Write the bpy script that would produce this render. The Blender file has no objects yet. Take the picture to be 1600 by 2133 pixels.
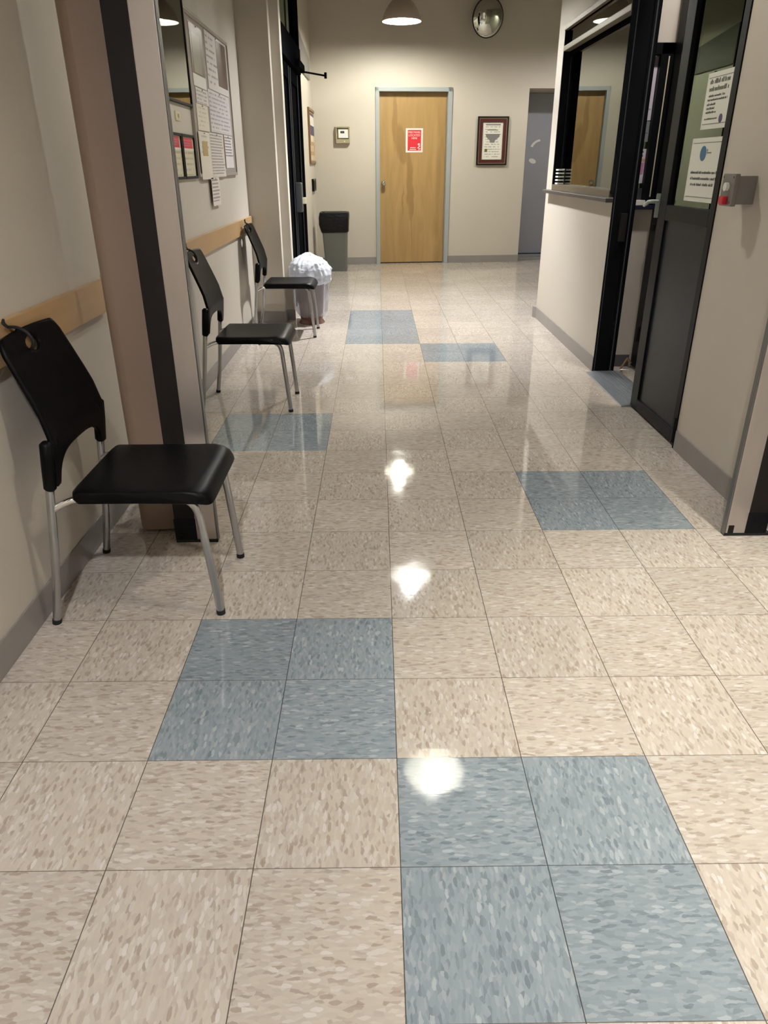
import bpy, bmesh, math, random
from mathutils import Vector, Matrix
random.seed(7)
PI = math.pi
S = bpy.context.scene
C = S.collection

# ---------------------------------------------------------------- camera
def look(p, y, r, loc, fpx):
    cp, sp, cy, sy, cr, sr = math.cos(p), math.sin(p), math.cos(y), math.sin(y), math.cos(r), math.sin(r)
    f = Vector((-sy*cp, cy*cp, -sp)); rt = Vector((cy, sy, 0)); up = rt.cross(f)
    r2 = cr*rt + sr*up; u2 = -sr*rt + cr*up
    cd = bpy.data.cameras.new('camera'); o = bpy.data.objects.new('camera', cd); C.objects.link(o)
    m = Matrix((r2, u2, -f)).transposed().to_4x4(); m.translation = loc
    o.matrix_world = m
    cd.sensor_fit = 'HORIZONTAL'; cd.sensor_width = 36.0; cd.lens = fpx/1600*36.0
    cd.clip_start = 0.02; cd.clip_end = 60
    S.camera = o
look(4.46596088e-01, -7.52184862e-03, -4.81285923e-03, Vector((-3.86692258e-02, -1.03149628, 1.30927436)), 1505.76)

# ---------------------------------------------------------------- world, exposure, light levels
w = bpy.data.worlds.new('world'); S.world = w; w.use_nodes = True
w.node_tree.nodes['Background'].inputs[0].default_value = (0.9, 0.8, 0.7, 1)
w.node_tree.nodes['Background'].inputs[1].default_value = 0.05
S.view_settings.view_transform = 'Standard'; S.view_settings.look = 'None'
S.view_settings.gamma = 1; S.view_settings.exposure = -0.1; S.view_settings.use_curve_mapping = False
LAMPS = [  # x, y, bulb watts, reflector-bulb watts, beam degrees, bulb height inside the shade, light colour, label
    (0.27, 9.0, 150, 70, 125, 0.065, (1.0, 0.985, 0.86), 'pendant dome lamp lit in front of the far wall, the only lamp in view'),
    (0.31, 5.95, 185, 490, 95, 0.135, (0.96, 0.975, 1.0), 'pendant dome lamp over the middle of the corridor by the reception window'),
    (0.36, 3.05, 68, 0, 100, 0.11, (1.0, 0.98, 0.88), 'pendant dome lamp over the corridor between the second chair and the open door'),
    (1.42, 0.35, 60, 300, 66, 0.135, (1.0, 0.975, 0.86), 'pendant dome lamp nearest the viewer, right of the grey and blue floor tiles'),
    (2.95, 8.85, 95, 0, 110, 0.065, (1.0, 0.95, 0.93), 'pendant dome lamp round the corner in front of the blue grey door'),
    (-0.2, -1.6, 260, 40, 110, 0.11, (0.965, 0.97, 1.0), 'added unseen pendant lamp behind the viewer, brightening the near floor')]  # last one: unseen lamp added to brighten the near floor
LAMP_Z = 2.82; CEIL = 3.6

# ---------------------------------------------------------------- materials
def mat(name, col, rough=0.6, metal=0.0, spec=0.5, noise=None, bump=None, emit=None, alpha=None, coat=0):
    m = bpy.data.materials.new(name); m.use_nodes = True
    nt = m.node_tree; b = nt.nodes['Principled BSDF']
    b.inputs['Base Color'].default_value = (*col, 1); b.inputs['Roughness'].default_value = rough
    b.inputs['Metallic'].default_value = metal; b.inputs['Specular IOR Level'].default_value = spec
    b.inputs['Coat Weight'].default_value = coat
    tc = nt.nodes.new('ShaderNodeTexCoord')
    if noise:
        sc, amt = noise[:2]
        mp = nt.nodes.new('ShaderNodeMapping'); nt.links.new(tc.outputs['Object'], mp.inputs[0])
        if len(noise) > 2: mp.inputs['Scale'].default_value = noise[2]
        n = nt.nodes.new('ShaderNodeTexNoise'); n.inputs['Scale'].default_value = sc; n.inputs['Detail'].default_value = 5
        nt.links.new(mp.outputs[0], n.inputs[0])
        mx = nt.nodes.new('ShaderNodeMix'); mx.data_type = 'RGBA'
        mx.inputs[6].default_value = (*[c*(1-amt) for c in col], 1); mx.inputs[7].default_value = (*[min(1, c*(1+amt)) for c in col], 1)
        nt.links.new(n.outputs[0], mx.inputs[0]); nt.links.new(mx.outputs[2], b.inputs['Base Color'])
    if bump:
        sc, dist = bump[:2]
        mp = nt.nodes.new('ShaderNodeMapping'); nt.links.new(tc.outputs['Object'], mp.inputs[0])
        if len(bump) > 2: mp.inputs['Scale'].default_value = bump[2]
        n = nt.nodes.new('ShaderNodeTexNoise'); n.inputs['Scale'].default_value = sc; n.inputs['Detail'].default_value = 3
        nt.links.new(mp.outputs[0], n.inputs[0])
        bp = nt.nodes.new('ShaderNodeBump'); bp.inputs['Distance'].default_value = dist; bp.inputs['Strength'].default_value = 1
        nt.links.new(n.outputs[0], bp.inputs['Height']); nt.links.new(bp.outputs[0], b.inputs['Normal'])
    if emit:
        b.inputs['Emission Color'].default_value = (*emit[0], 1); b.inputs['Emission Strength'].default_value = emit[1]
    if alpha is not None: b.inputs['Alpha'].default_value = alpha
    return m

def srgb(r, g, b):
    f = lambda c: (c/255/12.92) if c/255 <= 0.04045 else ((c/255+0.055)/1.055)**2.4
    return (f(r), f(g), f(b))

M = {}
M['wall'] = mat('wall_paint', srgb(194, 186, 173), 0.55, noise=(2.0, 0.03), bump=(220, 0.0006))
M['ceiling'] = mat('ceiling_paint', srgb(130, 122, 112), 0.9)
M['base'] = mat('vinyl_baseboard', srgb(140, 135, 131), 0.35, noise=(9, 0.08))
M['darkbase'] = mat('dark_baseboard', srgb(80, 78, 82), 0.5)
M['rail'] = mat('maple_rail', srgb(178, 145, 104), 0.45, noise=(3, 0.12, (1, 1, 9)))
M['blackmetal'] = mat('black_anodised_metal', srgb(15, 16, 19), 0.42, metal=0.0, spec=0.13)
M['blackmatte'] = mat('black_matte', srgb(24, 20, 18), 0.6, spec=0.2)
M['doorblack'] = mat('dead_black_metal', srgb(16, 17, 19), 0.9, spec=0.0)
M['charcoal'] = mat('charcoal_metal', srgb(66, 68, 72), 0.35, metal=0.3)
M['panel'] = mat('grained_black_panel', srgb(30, 31, 36), 0.34, spec=0.2, bump=(90, 0.0006, (1, 1, 3)))
M['steel'] = mat('brushed_steel', srgb(184, 176, 170), 0.30, metal=0.7, noise=(4, 0.10, (3, 3, 0.6)), bump=(60, 0.00015, (8, 8, 0.4)))
M['steeledge'] = mat('steel_edge', srgb(120, 120, 120), 0.35, metal=0.8)
M['aluminium'] = mat('aluminium_bar', srgb(160, 168, 164), 0.45, metal=0.4)
M['chrome'] = mat('chrome', srgb(225, 225, 225), 0.08, metal=1.0)
M['legtube'] = mat('satin_chrome_tube', srgb(178, 178, 178), 0.24, metal=0.9)
M['plastic'] = mat('black_plastic', srgb(8, 8, 9), 0.38, spec=0.08, bump=(60, 0.0003, (1.2, 12, 12)))
M['rubber'] = mat('black_rubber', srgb(12, 12, 12), 0.8)
M['frame_grey'] = mat('grey_painted_frame', srgb(158, 164, 164), 0.4, noise=(6, 0.03))
M['blue_grey'] = mat('blue_grey_paint', srgb(150, 153, 161), 0.45, noise=(5, 0.03))
M['blue_line'] = mat('dark_gap', srgb(30, 38, 50), 0.7)
M['column'] = mat('column_paint', srgb(140, 119, 102), 0.4, noise=(3, 0.04))
M['white'] = mat('white_plastic', srgb(225, 225, 218), 0.4)
M['tapewhite'] = mat('white_paper', srgb(222, 218, 208), 0.6)
M['cream'] = mat('cream_plastic', srgb(205, 195, 165), 0.4)
M['beigebox'] = mat('beige_clear_guard', srgb(158, 148, 120), 0.25)
M['bingrey'] = mat('grey_bin_plastic', srgb(104, 106, 100), 0.5, noise=(20, 0.05))
M['binbag'] = mat('black_bag_film', srgb(16, 16, 16), 0.35, spec=0.2, bump=(14, 0.012, (1, 1, 2.5)))
M['brown'] = mat('brown_bin_plastic', srgb(104, 66, 56), 0.35)
M['rag'] = mat('dark_rubbish', srgb(60, 48, 42), 0.8, noise=(25, 0.5))
M['red'] = mat('red_print', srgb(204, 38, 52), 0.5)
M['redbutton'] = mat('red_button', srgb(190, 30, 40), 0.35)
M['pullgrey'] = mat('grey_box_metal', srgb(124, 120, 116), 0.35, metal=0.3)
M['mahogany'] = mat('mahogany_frame', srgb(74, 36, 34), 0.3, noise=(6, 0.15, (1, 1, 5)))
M['gold'] = mat('gold_fillet', srgb(190, 160, 120), 0.35, metal=0.5)
M['goldseal'] = mat('gold_seal', srgb(130, 110, 45), 0.4, metal=0.4)
M['parch'] = mat('parchment', srgb(222, 220, 205), 0.6)
M['ink'] = mat('grey_ink', srgb(120, 118, 115), 0.7)
M['inkdark'] = mat('dark_ink', srgb(55, 55, 58), 0.7)
M['noticeink'] = mat('notice_ink', srgb(92, 92, 88), 0.7)
M['blueink'] = mat('blue_print', srgb(48, 98, 132), 0.5)
M['purpleink'] = mat('purple_print', srgb(58, 54, 90), 0.5)
M['pink'] = mat('pink_sticker', srgb(176, 120, 150), 0.5)
M['orange'] = mat('orange_print', srgb(200, 150, 90), 0.5)
M['boardgrey'] = mat('board_grey', srgb(150, 140, 130), 0.7)
M['posterdark'] = mat('dark_brown_print', srgb(92, 74, 62), 0.35, noise=(9, 0.5))
M['postergreen'] = mat('olive_photo_print', srgb(118, 112, 92), 0.3, noise=(6, 0.3))
M['tan'] = mat('tan_print', srgb(170, 145, 95), 0.5)
M['oak'] = mat('oak_frame', srgb(120, 88, 56), 0.4)
M['ledge'] = mat('dark_ledge_laminate', srgb(64, 60, 62), 0.35)
M['sill'] = mat('brown_metal_sill', srgb(98, 88, 72), 0.35)
M['rampmetal'] = mat('ribbed_aluminium_threshold', srgb(140, 146, 150), 0.35, metal=0.6, noise=(12, 0.15, (1, 6, 1)))
M['brass'] = mat('aged_brass', srgb(150, 125, 95), 0.35, metal=0.7)
M['navy'] = mat('navy_counter', srgb(30, 34, 56), 0.4)
M['shade_out'] = mat('lamp_shade_outer', srgb(205, 192, 178), 0.45)
M['shade_in'] = mat('lamp_shade_inner', srgb(245, 243, 235), 0.4)
M['mirror'] = mat('convex_mirror_glass', srgb(205, 208, 200), 0.03, metal=1.0)
M['office'] = mat('office_wall', srgb(150, 150, 132), 0.8)
M['concrete'] = mat('shadowed_gap', srgb(60, 50, 46), 0.9)

def glass_mat(name, tint, refl_boost, refl=(0.96, 0.98, 0.94)):
    m = bpy.data.materials.new(name); m.use_nodes = True; nt = m.node_tree; nt.nodes.clear()
    out = nt.nodes.new('ShaderNodeOutputMaterial'); tr = nt.nodes.new('ShaderNodeBsdfTransparent'); gl = nt.nodes.new('ShaderNodeBsdfGlossy')
    tr.inputs[0].default_value = (*tint, 1); gl.inputs['Roughness'].default_value = 0.0; gl.inputs[0].default_value = (*refl, 1)
    lw = nt.nodes.new('ShaderNodeLayerWeight'); lw.inputs[0].default_value = refl_boost
    mx = nt.nodes.new('ShaderNodeMixShader'); nt.links.new(lw.outputs['Fresnel'], mx.inputs[0])
    nt.links.new(tr.outputs[0], mx.inputs[1]); nt.links.new(gl.outputs[0], mx.inputs[2]); nt.links.new(mx.outputs[0], out.inputs[0])
    return m
M['glass_office'] = glass_mat('tinted_window_glass', (0.88, 0.88, 0.82), 0.46)
M['glass_door'] = glass_mat('green_tint_glass', (0.6, 0.72, 0.62), 0.5, (0.78, 0.92, 0.74))
M['glass_pic'] = glass_mat('picture_glass', (0.9, 0.92, 0.9), 0.55)

def door_wood():
    m = bpy.data.materials.new('birch_door'); m.use_nodes = True; nt = m.node_tree; b = nt.nodes['Principled BSDF']
    b.inputs['Roughness'].default_value = 0.35
    tc = nt.nodes.new('ShaderNodeTexCoord'); N = nt.nodes.new; L = nt.links.new
    mp = N('ShaderNodeMapping'); mp.inputs['Scale'].default_value = (6, 6, 0.7); L(tc.outputs['Object'], mp.inputs[0])
    n = N('ShaderNodeTexNoise'); n.inputs['Scale'].default_value = 2.2; n.inputs['Detail'].default_value = 6; n.inputs['Distortion'].default_value = 0.8; L(mp.outputs[0], n.inputs[0])
    cr = N('ShaderNodeValToRGB'); cr.color_ramp.elements[0].position = 0.3; cr.color_ramp.elements[1].position = 0.75
    cr.color_ramp.elements[0].color = (*srgb(158, 128, 82), 1); cr.color_ramp.elements[1].color = (*srgb(176, 144, 96), 1); L(n.outputs[0], cr.inputs[0])
    n2 = N('ShaderNodeTexNoise'); n2.inputs['Scale'].default_value = 6; L(tc.outputs['Object'], n2.inputs[0])
    sep = N('ShaderNodeSeparateXYZ'); L(tc.outputs['Object'], sep.inputs[0])
    def mth(op, a, bb=None, c=None):
        x = N('ShaderNodeMath'); x.operation = op
        for i, v in enumerate((a, bb, c)):
            if v is None: continue
            if isinstance(v, (int, float)): x.inputs[i].default_value = v
            else: L(v, x.inputs[i])
        return x.outputs[0]
    jit = mth('MULTIPLY', mth('SUBTRACT', n2.outputs[0], 0.5), 0.07)
    tot = None
    for (cx, cz, rx, rz) in [(0.235, 1.85, 0.04, 0.36), (0.30, 1.62, 0.075, 0.22), (0.36, 1.45, 0.07, 0.13), (0.445, 1.12, 0.05, 0.42), (0.47, 0.82, 0.045, 0.26), (0.35, 0.85, 0.012, 0.22), (0.48, 0.5, 0.006, 0.4)]:
        dx = mth('DIVIDE', mth('ADD', mth('SUBTRACT', sep.outputs[0], cx), jit), rx)
        dz = mth('DIVIDE', mth('SUBTRACT', sep.outputs[2], cz), rz)
        d = mth('ADD', mth('MULTIPLY', dx, dx), mth('MULTIPLY', dz, dz))
        e = N('ShaderNodeMapRange'); L(d, e.inputs[0]); e.inputs[1].default_value = 1.15; e.inputs[2].default_value = 0.55; e.inputs[3].default_value = 0; e.inputs[4].default_value = 0.42
        tot = e.outputs[0] if tot is None else mth('MAXIMUM', tot, e.outputs[0])
    mx = N('ShaderNodeMix'); mx.data_type = 'RGBA'; L(tot, mx.inputs[0]); L(cr.outputs[0], mx.inputs[6]); mx.inputs[7].default_value = (*srgb(116, 84, 46), 1)
    L(mx.outputs[2], b.inputs['Base Color'])
    return m
M['door_wood'] = door_wood()

def tile_mat(name, cols, along_x, T=0.3048):
    m = bpy.data.materials.new(name); m.use_nodes = True; nt = m.node_tree; b = nt.nodes['Principled BSDF']; N = nt.nodes.new; L = nt.links.new
    tc = N('ShaderNodeTexCoord')
    def mth(op, a, bb=None):
        x = N('ShaderNodeMath'); x.operation = op
        for i, v in enumerate((a, bb)):
            if v is None: continue
            if isinstance(v, (int, float)): x.inputs[i].default_value = v
            else: L(v, x.inputs[i])
        return x.outputs[0]
    sep = N('ShaderNodeSeparateXYZ'); L(tc.outputs['Object'], sep.inputs[0])
    tx = mth('FLOOR', mth('DIVIDE', sep.outputs[0], T)); ty = mth('FLOOR', mth('DIVIDE', sep.outputs[1], T))
    cb = N('ShaderNodeCombineXYZ'); L(tx, cb.inputs[0]); L(ty, cb.inputs[1])
    wn = N('ShaderNodeTexWhiteNoise'); L(cb.outputs[0], wn.inputs[0])
    off = N('ShaderNodeVectorMath'); off.operation = 'SCALE'; L(wn.outputs['Color'], off.inputs[0]); off.inputs['Scale'].default_value = 5.0
    ad = N('ShaderNodeVectorMath'); ad.operation = 'ADD'; L(tc.outputs['Object'], ad.inputs[0]); L(off.outputs[0], ad.inputs[1])
    nd = N('ShaderNodeTexNoise'); nd.inputs['Scale'].default_value = 70; nd.inputs['Detail'].default_value = 2; L(ad.outputs[0], nd.inputs[0])
    nds = N('ShaderNodeVectorMath'); nds.operation = 'SCALE'; L(nd.outputs['Color'], nds.inputs[0]); nds.inputs['Scale'].default_value = 0.007
    ad2 = N('ShaderNodeVectorMath'); ad2.operation = 'ADD'; L(ad.outputs[0], ad2.inputs[0]); L(nds.outputs[0], ad2.inputs[1])
    a, c = (62, 185) if along_x else (185, 62)
    def vor(s, off_):
        mp = N('ShaderNodeMapping'); L(ad2.outputs[0], mp.inputs[0]); mp.inputs['Scale'].default_value = (a*s, c*s, 1); mp.inputs['Location'].default_value = (off_, off_, 0)
        v = N('ShaderNodeTexVoronoi'); v.voronoi_dimensions = '2D'; v.inputs['Scale'].default_value = 1; L(mp.outputs[0], v.inputs[0])
        sc = N('ShaderNodeSeparateColor'); L(v.outputs['Color'], sc.inputs[0]); return v, sc
    v1, s1 = vor(1.0, 0); v2, s2 = vor(0.55, 7.3)
    cr = N('ShaderNodeValToRGB'); cr.color_ramp.interpolation = 'LINEAR'
    e = cr.color_ramp.elements
    pos = [0.0, 0.14, 0.30, 0.62, 0.85, 1.0]
    while len(e) < len(pos): e.new(0.5)
    for i, p in enumerate(pos): e[i].position = p; e[i].color = (*srgb(*cols[i]), 1)
    L(s1.outputs[0], cr.inputs[0])
    gt = mth('GREATER_THAN', s2.outputs[1], 0.80)
    near = mth('LESS_THAN', v2.outputs['Distance'], 0.42)
    fl = mth('MULTIPLY', mth('MULTIPLY', gt, near), 0.7)
    cr2 = N('ShaderNodeValToRGB'); cr2.color_ramp.elements[0].color = (*srgb(*cols[6]), 1); cr2.color_ramp.elements[1].color = (*srgb(*cols[7]), 1)
    cr2.color_ramp.elements[0].position = 0.35; cr2.color_ramp.elements[1].position = 0.65; L(s2.outputs[2], cr2.inputs[0])
    mx = N('ShaderNodeMix'); mx.data_type = 'RGBA'; L(fl, mx.inputs[0]); L(cr.outputs[0], mx.inputs[6]); L(cr2.outputs[0], mx.inputs[7])
    # tone per tile and wear
    var = N('ShaderNodeMapRange'); L(wn.outputs['Value'], var.inputs[0]); var.inputs[3].default_value = 0.94; var.inputs[4].default_value = 1.05
    wr = N('ShaderNodeTexNoise'); wr.inputs['Scale'].default_value = 2.3; wr.inputs['Detail'].default_value = 6; L(tc.outputs['Object'], wr.inputs[0])
    wv = N('ShaderNodeMapRange'); L(wr.outputs[0], wv.inputs[0]); wv.inputs[1].default_value = 0.3; wv.inputs[2].default_value = 0.7; wv.inputs[3].default_value = 0.94; wv.inputs[4].default_value = 1.04
    sn = N('ShaderNodeTexNoise'); sn.inputs['Scale'].default_value = 7; sn.inputs['Detail'].default_value = 9; sn.inputs['Roughness'].default_value = 0.7; L(tc.outputs['Object'], sn.inputs[0])
    sv = N('ShaderNodeMapRange'); L(sn.outputs[0], sv.inputs[0]); sv.inputs[1].default_value = 0.62; sv.inputs[2].default_value = 0.76; sv.inputs[3].default_value = 1.0; sv.inputs[4].default_value = 0.66
    tone = mth('MULTIPLY', mth('MULTIPLY', var.outputs[0], wv.outputs[0]), sv.outputs[0])
    sc = N('ShaderNodeVectorMath'); sc.operation = 'SCALE'; L(mx.outputs[2], sc.inputs[0]); L(tone, sc.inputs['Scale'])
    # seams
    fx = mth('ABSOLUTE', mth('SUBTRACT', mth('FRACT', mth('ADD', mth('DIVIDE', sep.outputs[0], T), 0.5)), 0.5))
    fy = mth('ABSOLUTE', mth('SUBTRACT', mth('FRACT', mth('ADD', mth('DIVIDE', sep.outputs[1], T), 0.5)), 0.5))
    sx = mth('MULTIPLY', mth('LESS_THAN', fx, 0.0011/T), 0.85); sy = mth('MULTIPLY', mth('LESS_THAN', fy, 0.0010/T), 0.7)
    seam = mth('MAXIMUM', sx, sy)
    mx2 = N('ShaderNodeMix'); mx2.data_type = 'RGBA'; L(seam, mx2.inputs[0]); L(sc.outputs[0], mx2.inputs[6]); mx2.inputs[7].default_value = (*srgb(48, 42, 38), 1)
    L(mx2.outputs[2], b.inputs['Base Color'])
    # gloss
    rn = N('ShaderNodeTexNoise'); rn.inputs['Scale'].default_value = 9; rn.inputs['Detail'].default_value = 4; L(tc.outputs['Object'], rn.inputs[0])
    rr = N('ShaderNodeMapRange'); L(rn.outputs[0], rr.inputs[0]); rr.inputs[1].default_value = 0.3; rr.inputs[2].default_value = 0.7; rr.inputs[3].default_value = 0.03; rr.inputs[4].default_value = 0.075
    L(rr.outputs[0], b.inputs['Roughness']); b.inputs['Specular IOR Level'].default_value = 0.5
    bn = N('ShaderNodeTexNoise'); bn.inputs['Scale'].default_value = 1; bn.inputs['Detail'].default_value = 3; mpb = N('ShaderNodeMapping'); mpb.inputs['Scale'].default_value = (9, 34, 1); L(tc.outputs['Object'], mpb.inputs[0]); L(mpb.outputs[0], bn.inputs[0])
    b1 = N('ShaderNodeBump'); b1.inputs['Distance'].default_value = 0.00010; b1.inputs['Strength'].default_value = 1.0; L(bn.outputs[0], b1.inputs['Height'])
    L(b1.outputs[0], b.inputs['Normal'])
    return m
beige = [(161, 148, 136), (175, 163, 151), (182, 172, 160), (185, 174, 162), (188, 179, 166), (194, 188, 180), (152, 136, 122), (206, 200, 196)]
blue = [(116, 125, 131), (126, 135, 141), (132, 141, 147), (136, 145, 151), (141, 149, 154), (150, 157, 161), (104, 112, 121), (166, 172, 176)]
M['tile0'] = tile_mat('beige_tile_grain_across', beige, True); M['tile1'] = tile_mat('beige_tile_grain_along', beige, False)
M['tile2'] = tile_mat('blue_tile_grain_across', blue, True); M['tile3'] = tile_mat('blue_tile_grain_along', blue, False)

def print_mat(name, paper, ink, rows, dens=0.5, x0=0.1, x1=0.9, y0=0.08, y1=0.92, wscale=16, fill=0.5):
    """paper with rows of word-like marks, in the sheet's own Generated coordinates"""
    m = bpy.data.materials.new(name); m.use_nodes = True; nt = m.node_tree; b = nt.nodes['Principled BSDF']; N = nt.nodes.new; L = nt.links.new
    b.inputs['Roughness'].default_value = 0.6
    tc = N('ShaderNodeTexCoord'); sep = N('ShaderNodeSeparateXYZ'); L(tc.outputs['Generated'], sep.inputs[0])
    def mth(op, a, bb=None):
        x = N('ShaderNodeMath'); x.operation = op
        for i, v in enumerate((a, bb)):
            if v is None: continue
            if isinstance(v, (int, float)): x.inputs[i].default_value = v
            else: L(v, x.inputs[i])
        return x.outputs[0]
    X, Z = sep.outputs[0], sep.outputs[2]
    r = mth('MULTIPLY', Z, rows); line = mth('LESS_THAN', mth('FRACT', r), fill)
    cb = N('ShaderNodeCombineXYZ'); L(mth('MULTIPLY', X, wscale), cb.inputs[0]); L(mth('MULTIPLY', mth('FLOOR', r), 3.7), cb.inputs[1])
    n = N('ShaderNodeTexNoise'); n.inputs['Scale'].default_value = 1; n.inputs['Detail'].default_value = 3; L(cb.outputs[0], n.inputs[0])
    word = mth('GREATER_THAN', n.outputs[0], 1-dens-0.05)
    cb2 = N('ShaderNodeCombineXYZ'); L(mth('FLOOR', r), cb2.inputs[0]); wn = N('ShaderNodeTexWhiteNoise'); L(cb2.outputs[0], wn.inputs[0])
    end = mth('SUBTRACT', x1, mth('MULTIPLY', wn.outputs['Value'], 0.22))
    k = mth('MULTIPLY', line, word)
    for c in (mth('GREATER_THAN', X, x0), mth('LESS_THAN', X, end), mth('GREATER_THAN', Z, y0), mth('LESS_THAN', Z, y1)): k = mth('MULTIPLY', k, c)
    mx = N('ShaderNodeMix'); mx.data_type = 'RGBA'; L(k, mx.inputs[0]); mx.inputs[6].default_value = (*srgb(*paper), 1); mx.inputs[7].default_value = (*srgb(*ink), 1)
    L(mx.outputs[2], b.inputs['Base Color']); return m

# ---------------------------------------------------------------- mesh helpers
def newbm(): return bmesh.new()
def box(bm, x0, x1, y0, y1, z0, z1, bev=0.0, seg=2):
    r = bmesh.ops.create_cube(bm, size=1)['verts']
    for v in r: v.co = Vector(((x0+x1)/2+v.co.x*(x1-x0), (y0+y1)/2+v.co.y*(y1-y0), (z0+z1)/2+v.co.z*(z1-z0)))
    if bev > 0:
        es = list({e for v in r for e in v.link_edges})
        bmesh.ops.bevel(bm, geom=es, offset=bev, segments=seg, profile=0.7, affect='EDGES')
    return bm
def tube(bm, pts, r, n=14, cap=True, smooth_steps=0):
    P = [Vector(p) for p in pts]
    if smooth_steps:
        if isinstance(r, (list, tuple)): r = [r[i]+(r[i+1]-r[i])*k/smooth_steps for i in range(len(P)-1) for k in range(smooth_steps)]+[r[-1]]
        Q = []
        for i in range(len(P)-1):
            p0 = P[max(i-1, 0)]; p1 = P[i]; p2 = P[i+1]; p3 = P[min(i+2, len(P)-1)]
            for k in range(smooth_steps):
                t = k/smooth_steps
                Q.append(0.5*((2*p1)+(-p0+p2)*t+(2*p0-5*p1+4*p2-p3)*t*t+(-p0+3*p1-3*p2+p3)*t**3))
        Q.append(P[-1]); P = Q
    rings = []; up = None
    for i, p in enumerate(P):
        d = (P[min(i+1, len(P)-1)]-P[max(i-1, 0)]).normalized()
        if up is None: up = d.orthogonal().normalized()
        up = (up-d*up.dot(d)).normalized(); s = d.cross(up)
        rr = r[i] if isinstance(r, (list, tuple)) else r
        rings.append([bm.verts.new(p+rr*(math.cos(2*PI*k/n)*up+math.sin(2*PI*k/n)*s)) for k in range(n)])
    for a, b in zip(rings, rings[1:]):
        for k in range(n): bm.faces.new((a[k], a[(k+1) % n], b[(k+1) % n], b[k]))
    if cap: bm.faces.new(list(reversed(rings[0]))); bm.faces.new(rings[-1])
    return bm
def lathe(bm, prof, cx=0, cy=0, n=40, caps=(False, False), sq=None):
    rings = []
    for (r, z) in prof:
        ring = []
        for k in range(n):
            a = 2*PI*k/n
            ring.append(bm.verts.new((cx+r*math.cos(a), cy+r*math.sin(a), z)))
        rings.append(ring)
    for a, b in zip(rings, rings[1:]):
        for k in range(n): bm.faces.new((a[k], a[(k+1) % n], b[(k+1) % n], b[k]))
    if caps[0]: bm.faces.new(list(reversed(rings[0])))
    if caps[1]: bm.faces.new(rings[-1])
    return bm
def prism(bm, pts, y0, y1):
    """outline in x,z pushed from y0 to y1"""
    a = [bm.verts.new((x, y0, z)) for x, z in pts]; b = [bm.verts.new((x, y1, z)) for x, z in pts]
    bm.faces.new(a); bm.faces.new(list(reversed(b)))
    n = len(pts)
    for i in range(n): bm.faces.new((a[i], b[i], b[(i+1) % n], a[(i+1) % n]))
    return bm
def vprism(bm, pts, z0, z1):
    a = [bm.verts.new((x, y, z0)) for x, y in pts]; b = [bm.verts.new((x, y, z1)) for x, y in pts]
    bm.faces.new(list(reversed(a))); bm.faces.new(b); n = len(pts)
    for i in range(n): bm.faces.new((a[i], a[(i+1) % n], b[(i+1) % n], b[i]))
    return bm
def obj(name, bm, m, parent=None, smooth=False, angle=None, loc=None, rotz=0):
    bmesh.ops.recalc_face_normals(bm, faces=bm.faces)
    me = bpy.data.meshes.new(name); bm.to_mesh(me); bm.free()
    o = bpy.data.objects.new(name, me); C.objects.link(o)
    for mm in (m if isinstance(m, list) else [m]): me.materials.append(mm)
    if smooth:
        for p in me.polygons: p.use_smooth = True
        if angle:
            try: me.set_sharp_from_angle(angle=math.radians(angle))
            except Exception: pass
    if parent: o.parent = parent
    if loc: o.location = loc
    o.rotation_euler = (0, 0, rotz)
    return o
def thing(name, label, cat, loc=(0, 0, 0), rotz=0, group=None, kind=None):
    o = bpy.data.objects.new(name, None); C.objects.link(o); o.empty_display_size = 0.1
    o.location = loc; o.rotation_euler = (0, 0, rotz)
    if label: o['label'] = label
    if cat: o['category'] = cat
    if group: o['group'] = group
    if kind: o['kind'] = kind
    return o
def tag(o, label, cat, group=None):
    o['label'] = label; o['category'] = cat
    if group: o['group'] = group
    return o
def struct(name, bm, m, label, cat, smooth=False, **k):
    o = obj(name, bm, m, smooth=smooth, **k); o['kind'] = 'structure'; o['label'] = label; o['category'] = cat; return o
def B(*a, bev=0.0, seg=2): return box(newbm(), *a, bev=bev, seg=seg)
def text_bm(s, size, x, z, y, align='CENTER', thick=0.0006, bold=0.0):
    cu = bpy.data.curves.new('txt', 'FONT'); cu.body = s; cu.size = size; cu.align_x = align; cu.extrude = thick; cu.offset = bold; cu.resolution_u = 3
    o = bpy.data.objects.new('txt', cu); C.objects.link(o); dg = bpy.context.evaluated_depsgraph_get()
    me = bpy.data.meshes.new_from_object(o.evaluated_get(dg)); bm = newbm(); bm.from_mesh(me)
    for v in bm.verts: v.co = Vector((x+v.co.x, y-v.co.z, z+v.co.y))
    bpy.data.objects.remove(o); bpy.data.curves.remove(cu); bpy.data.meshes.remove(me)
    return bm
RL = PI/2      # things hung on the left wall face +x
RR = -PI/2     # things hung on the right wall face -x

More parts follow.
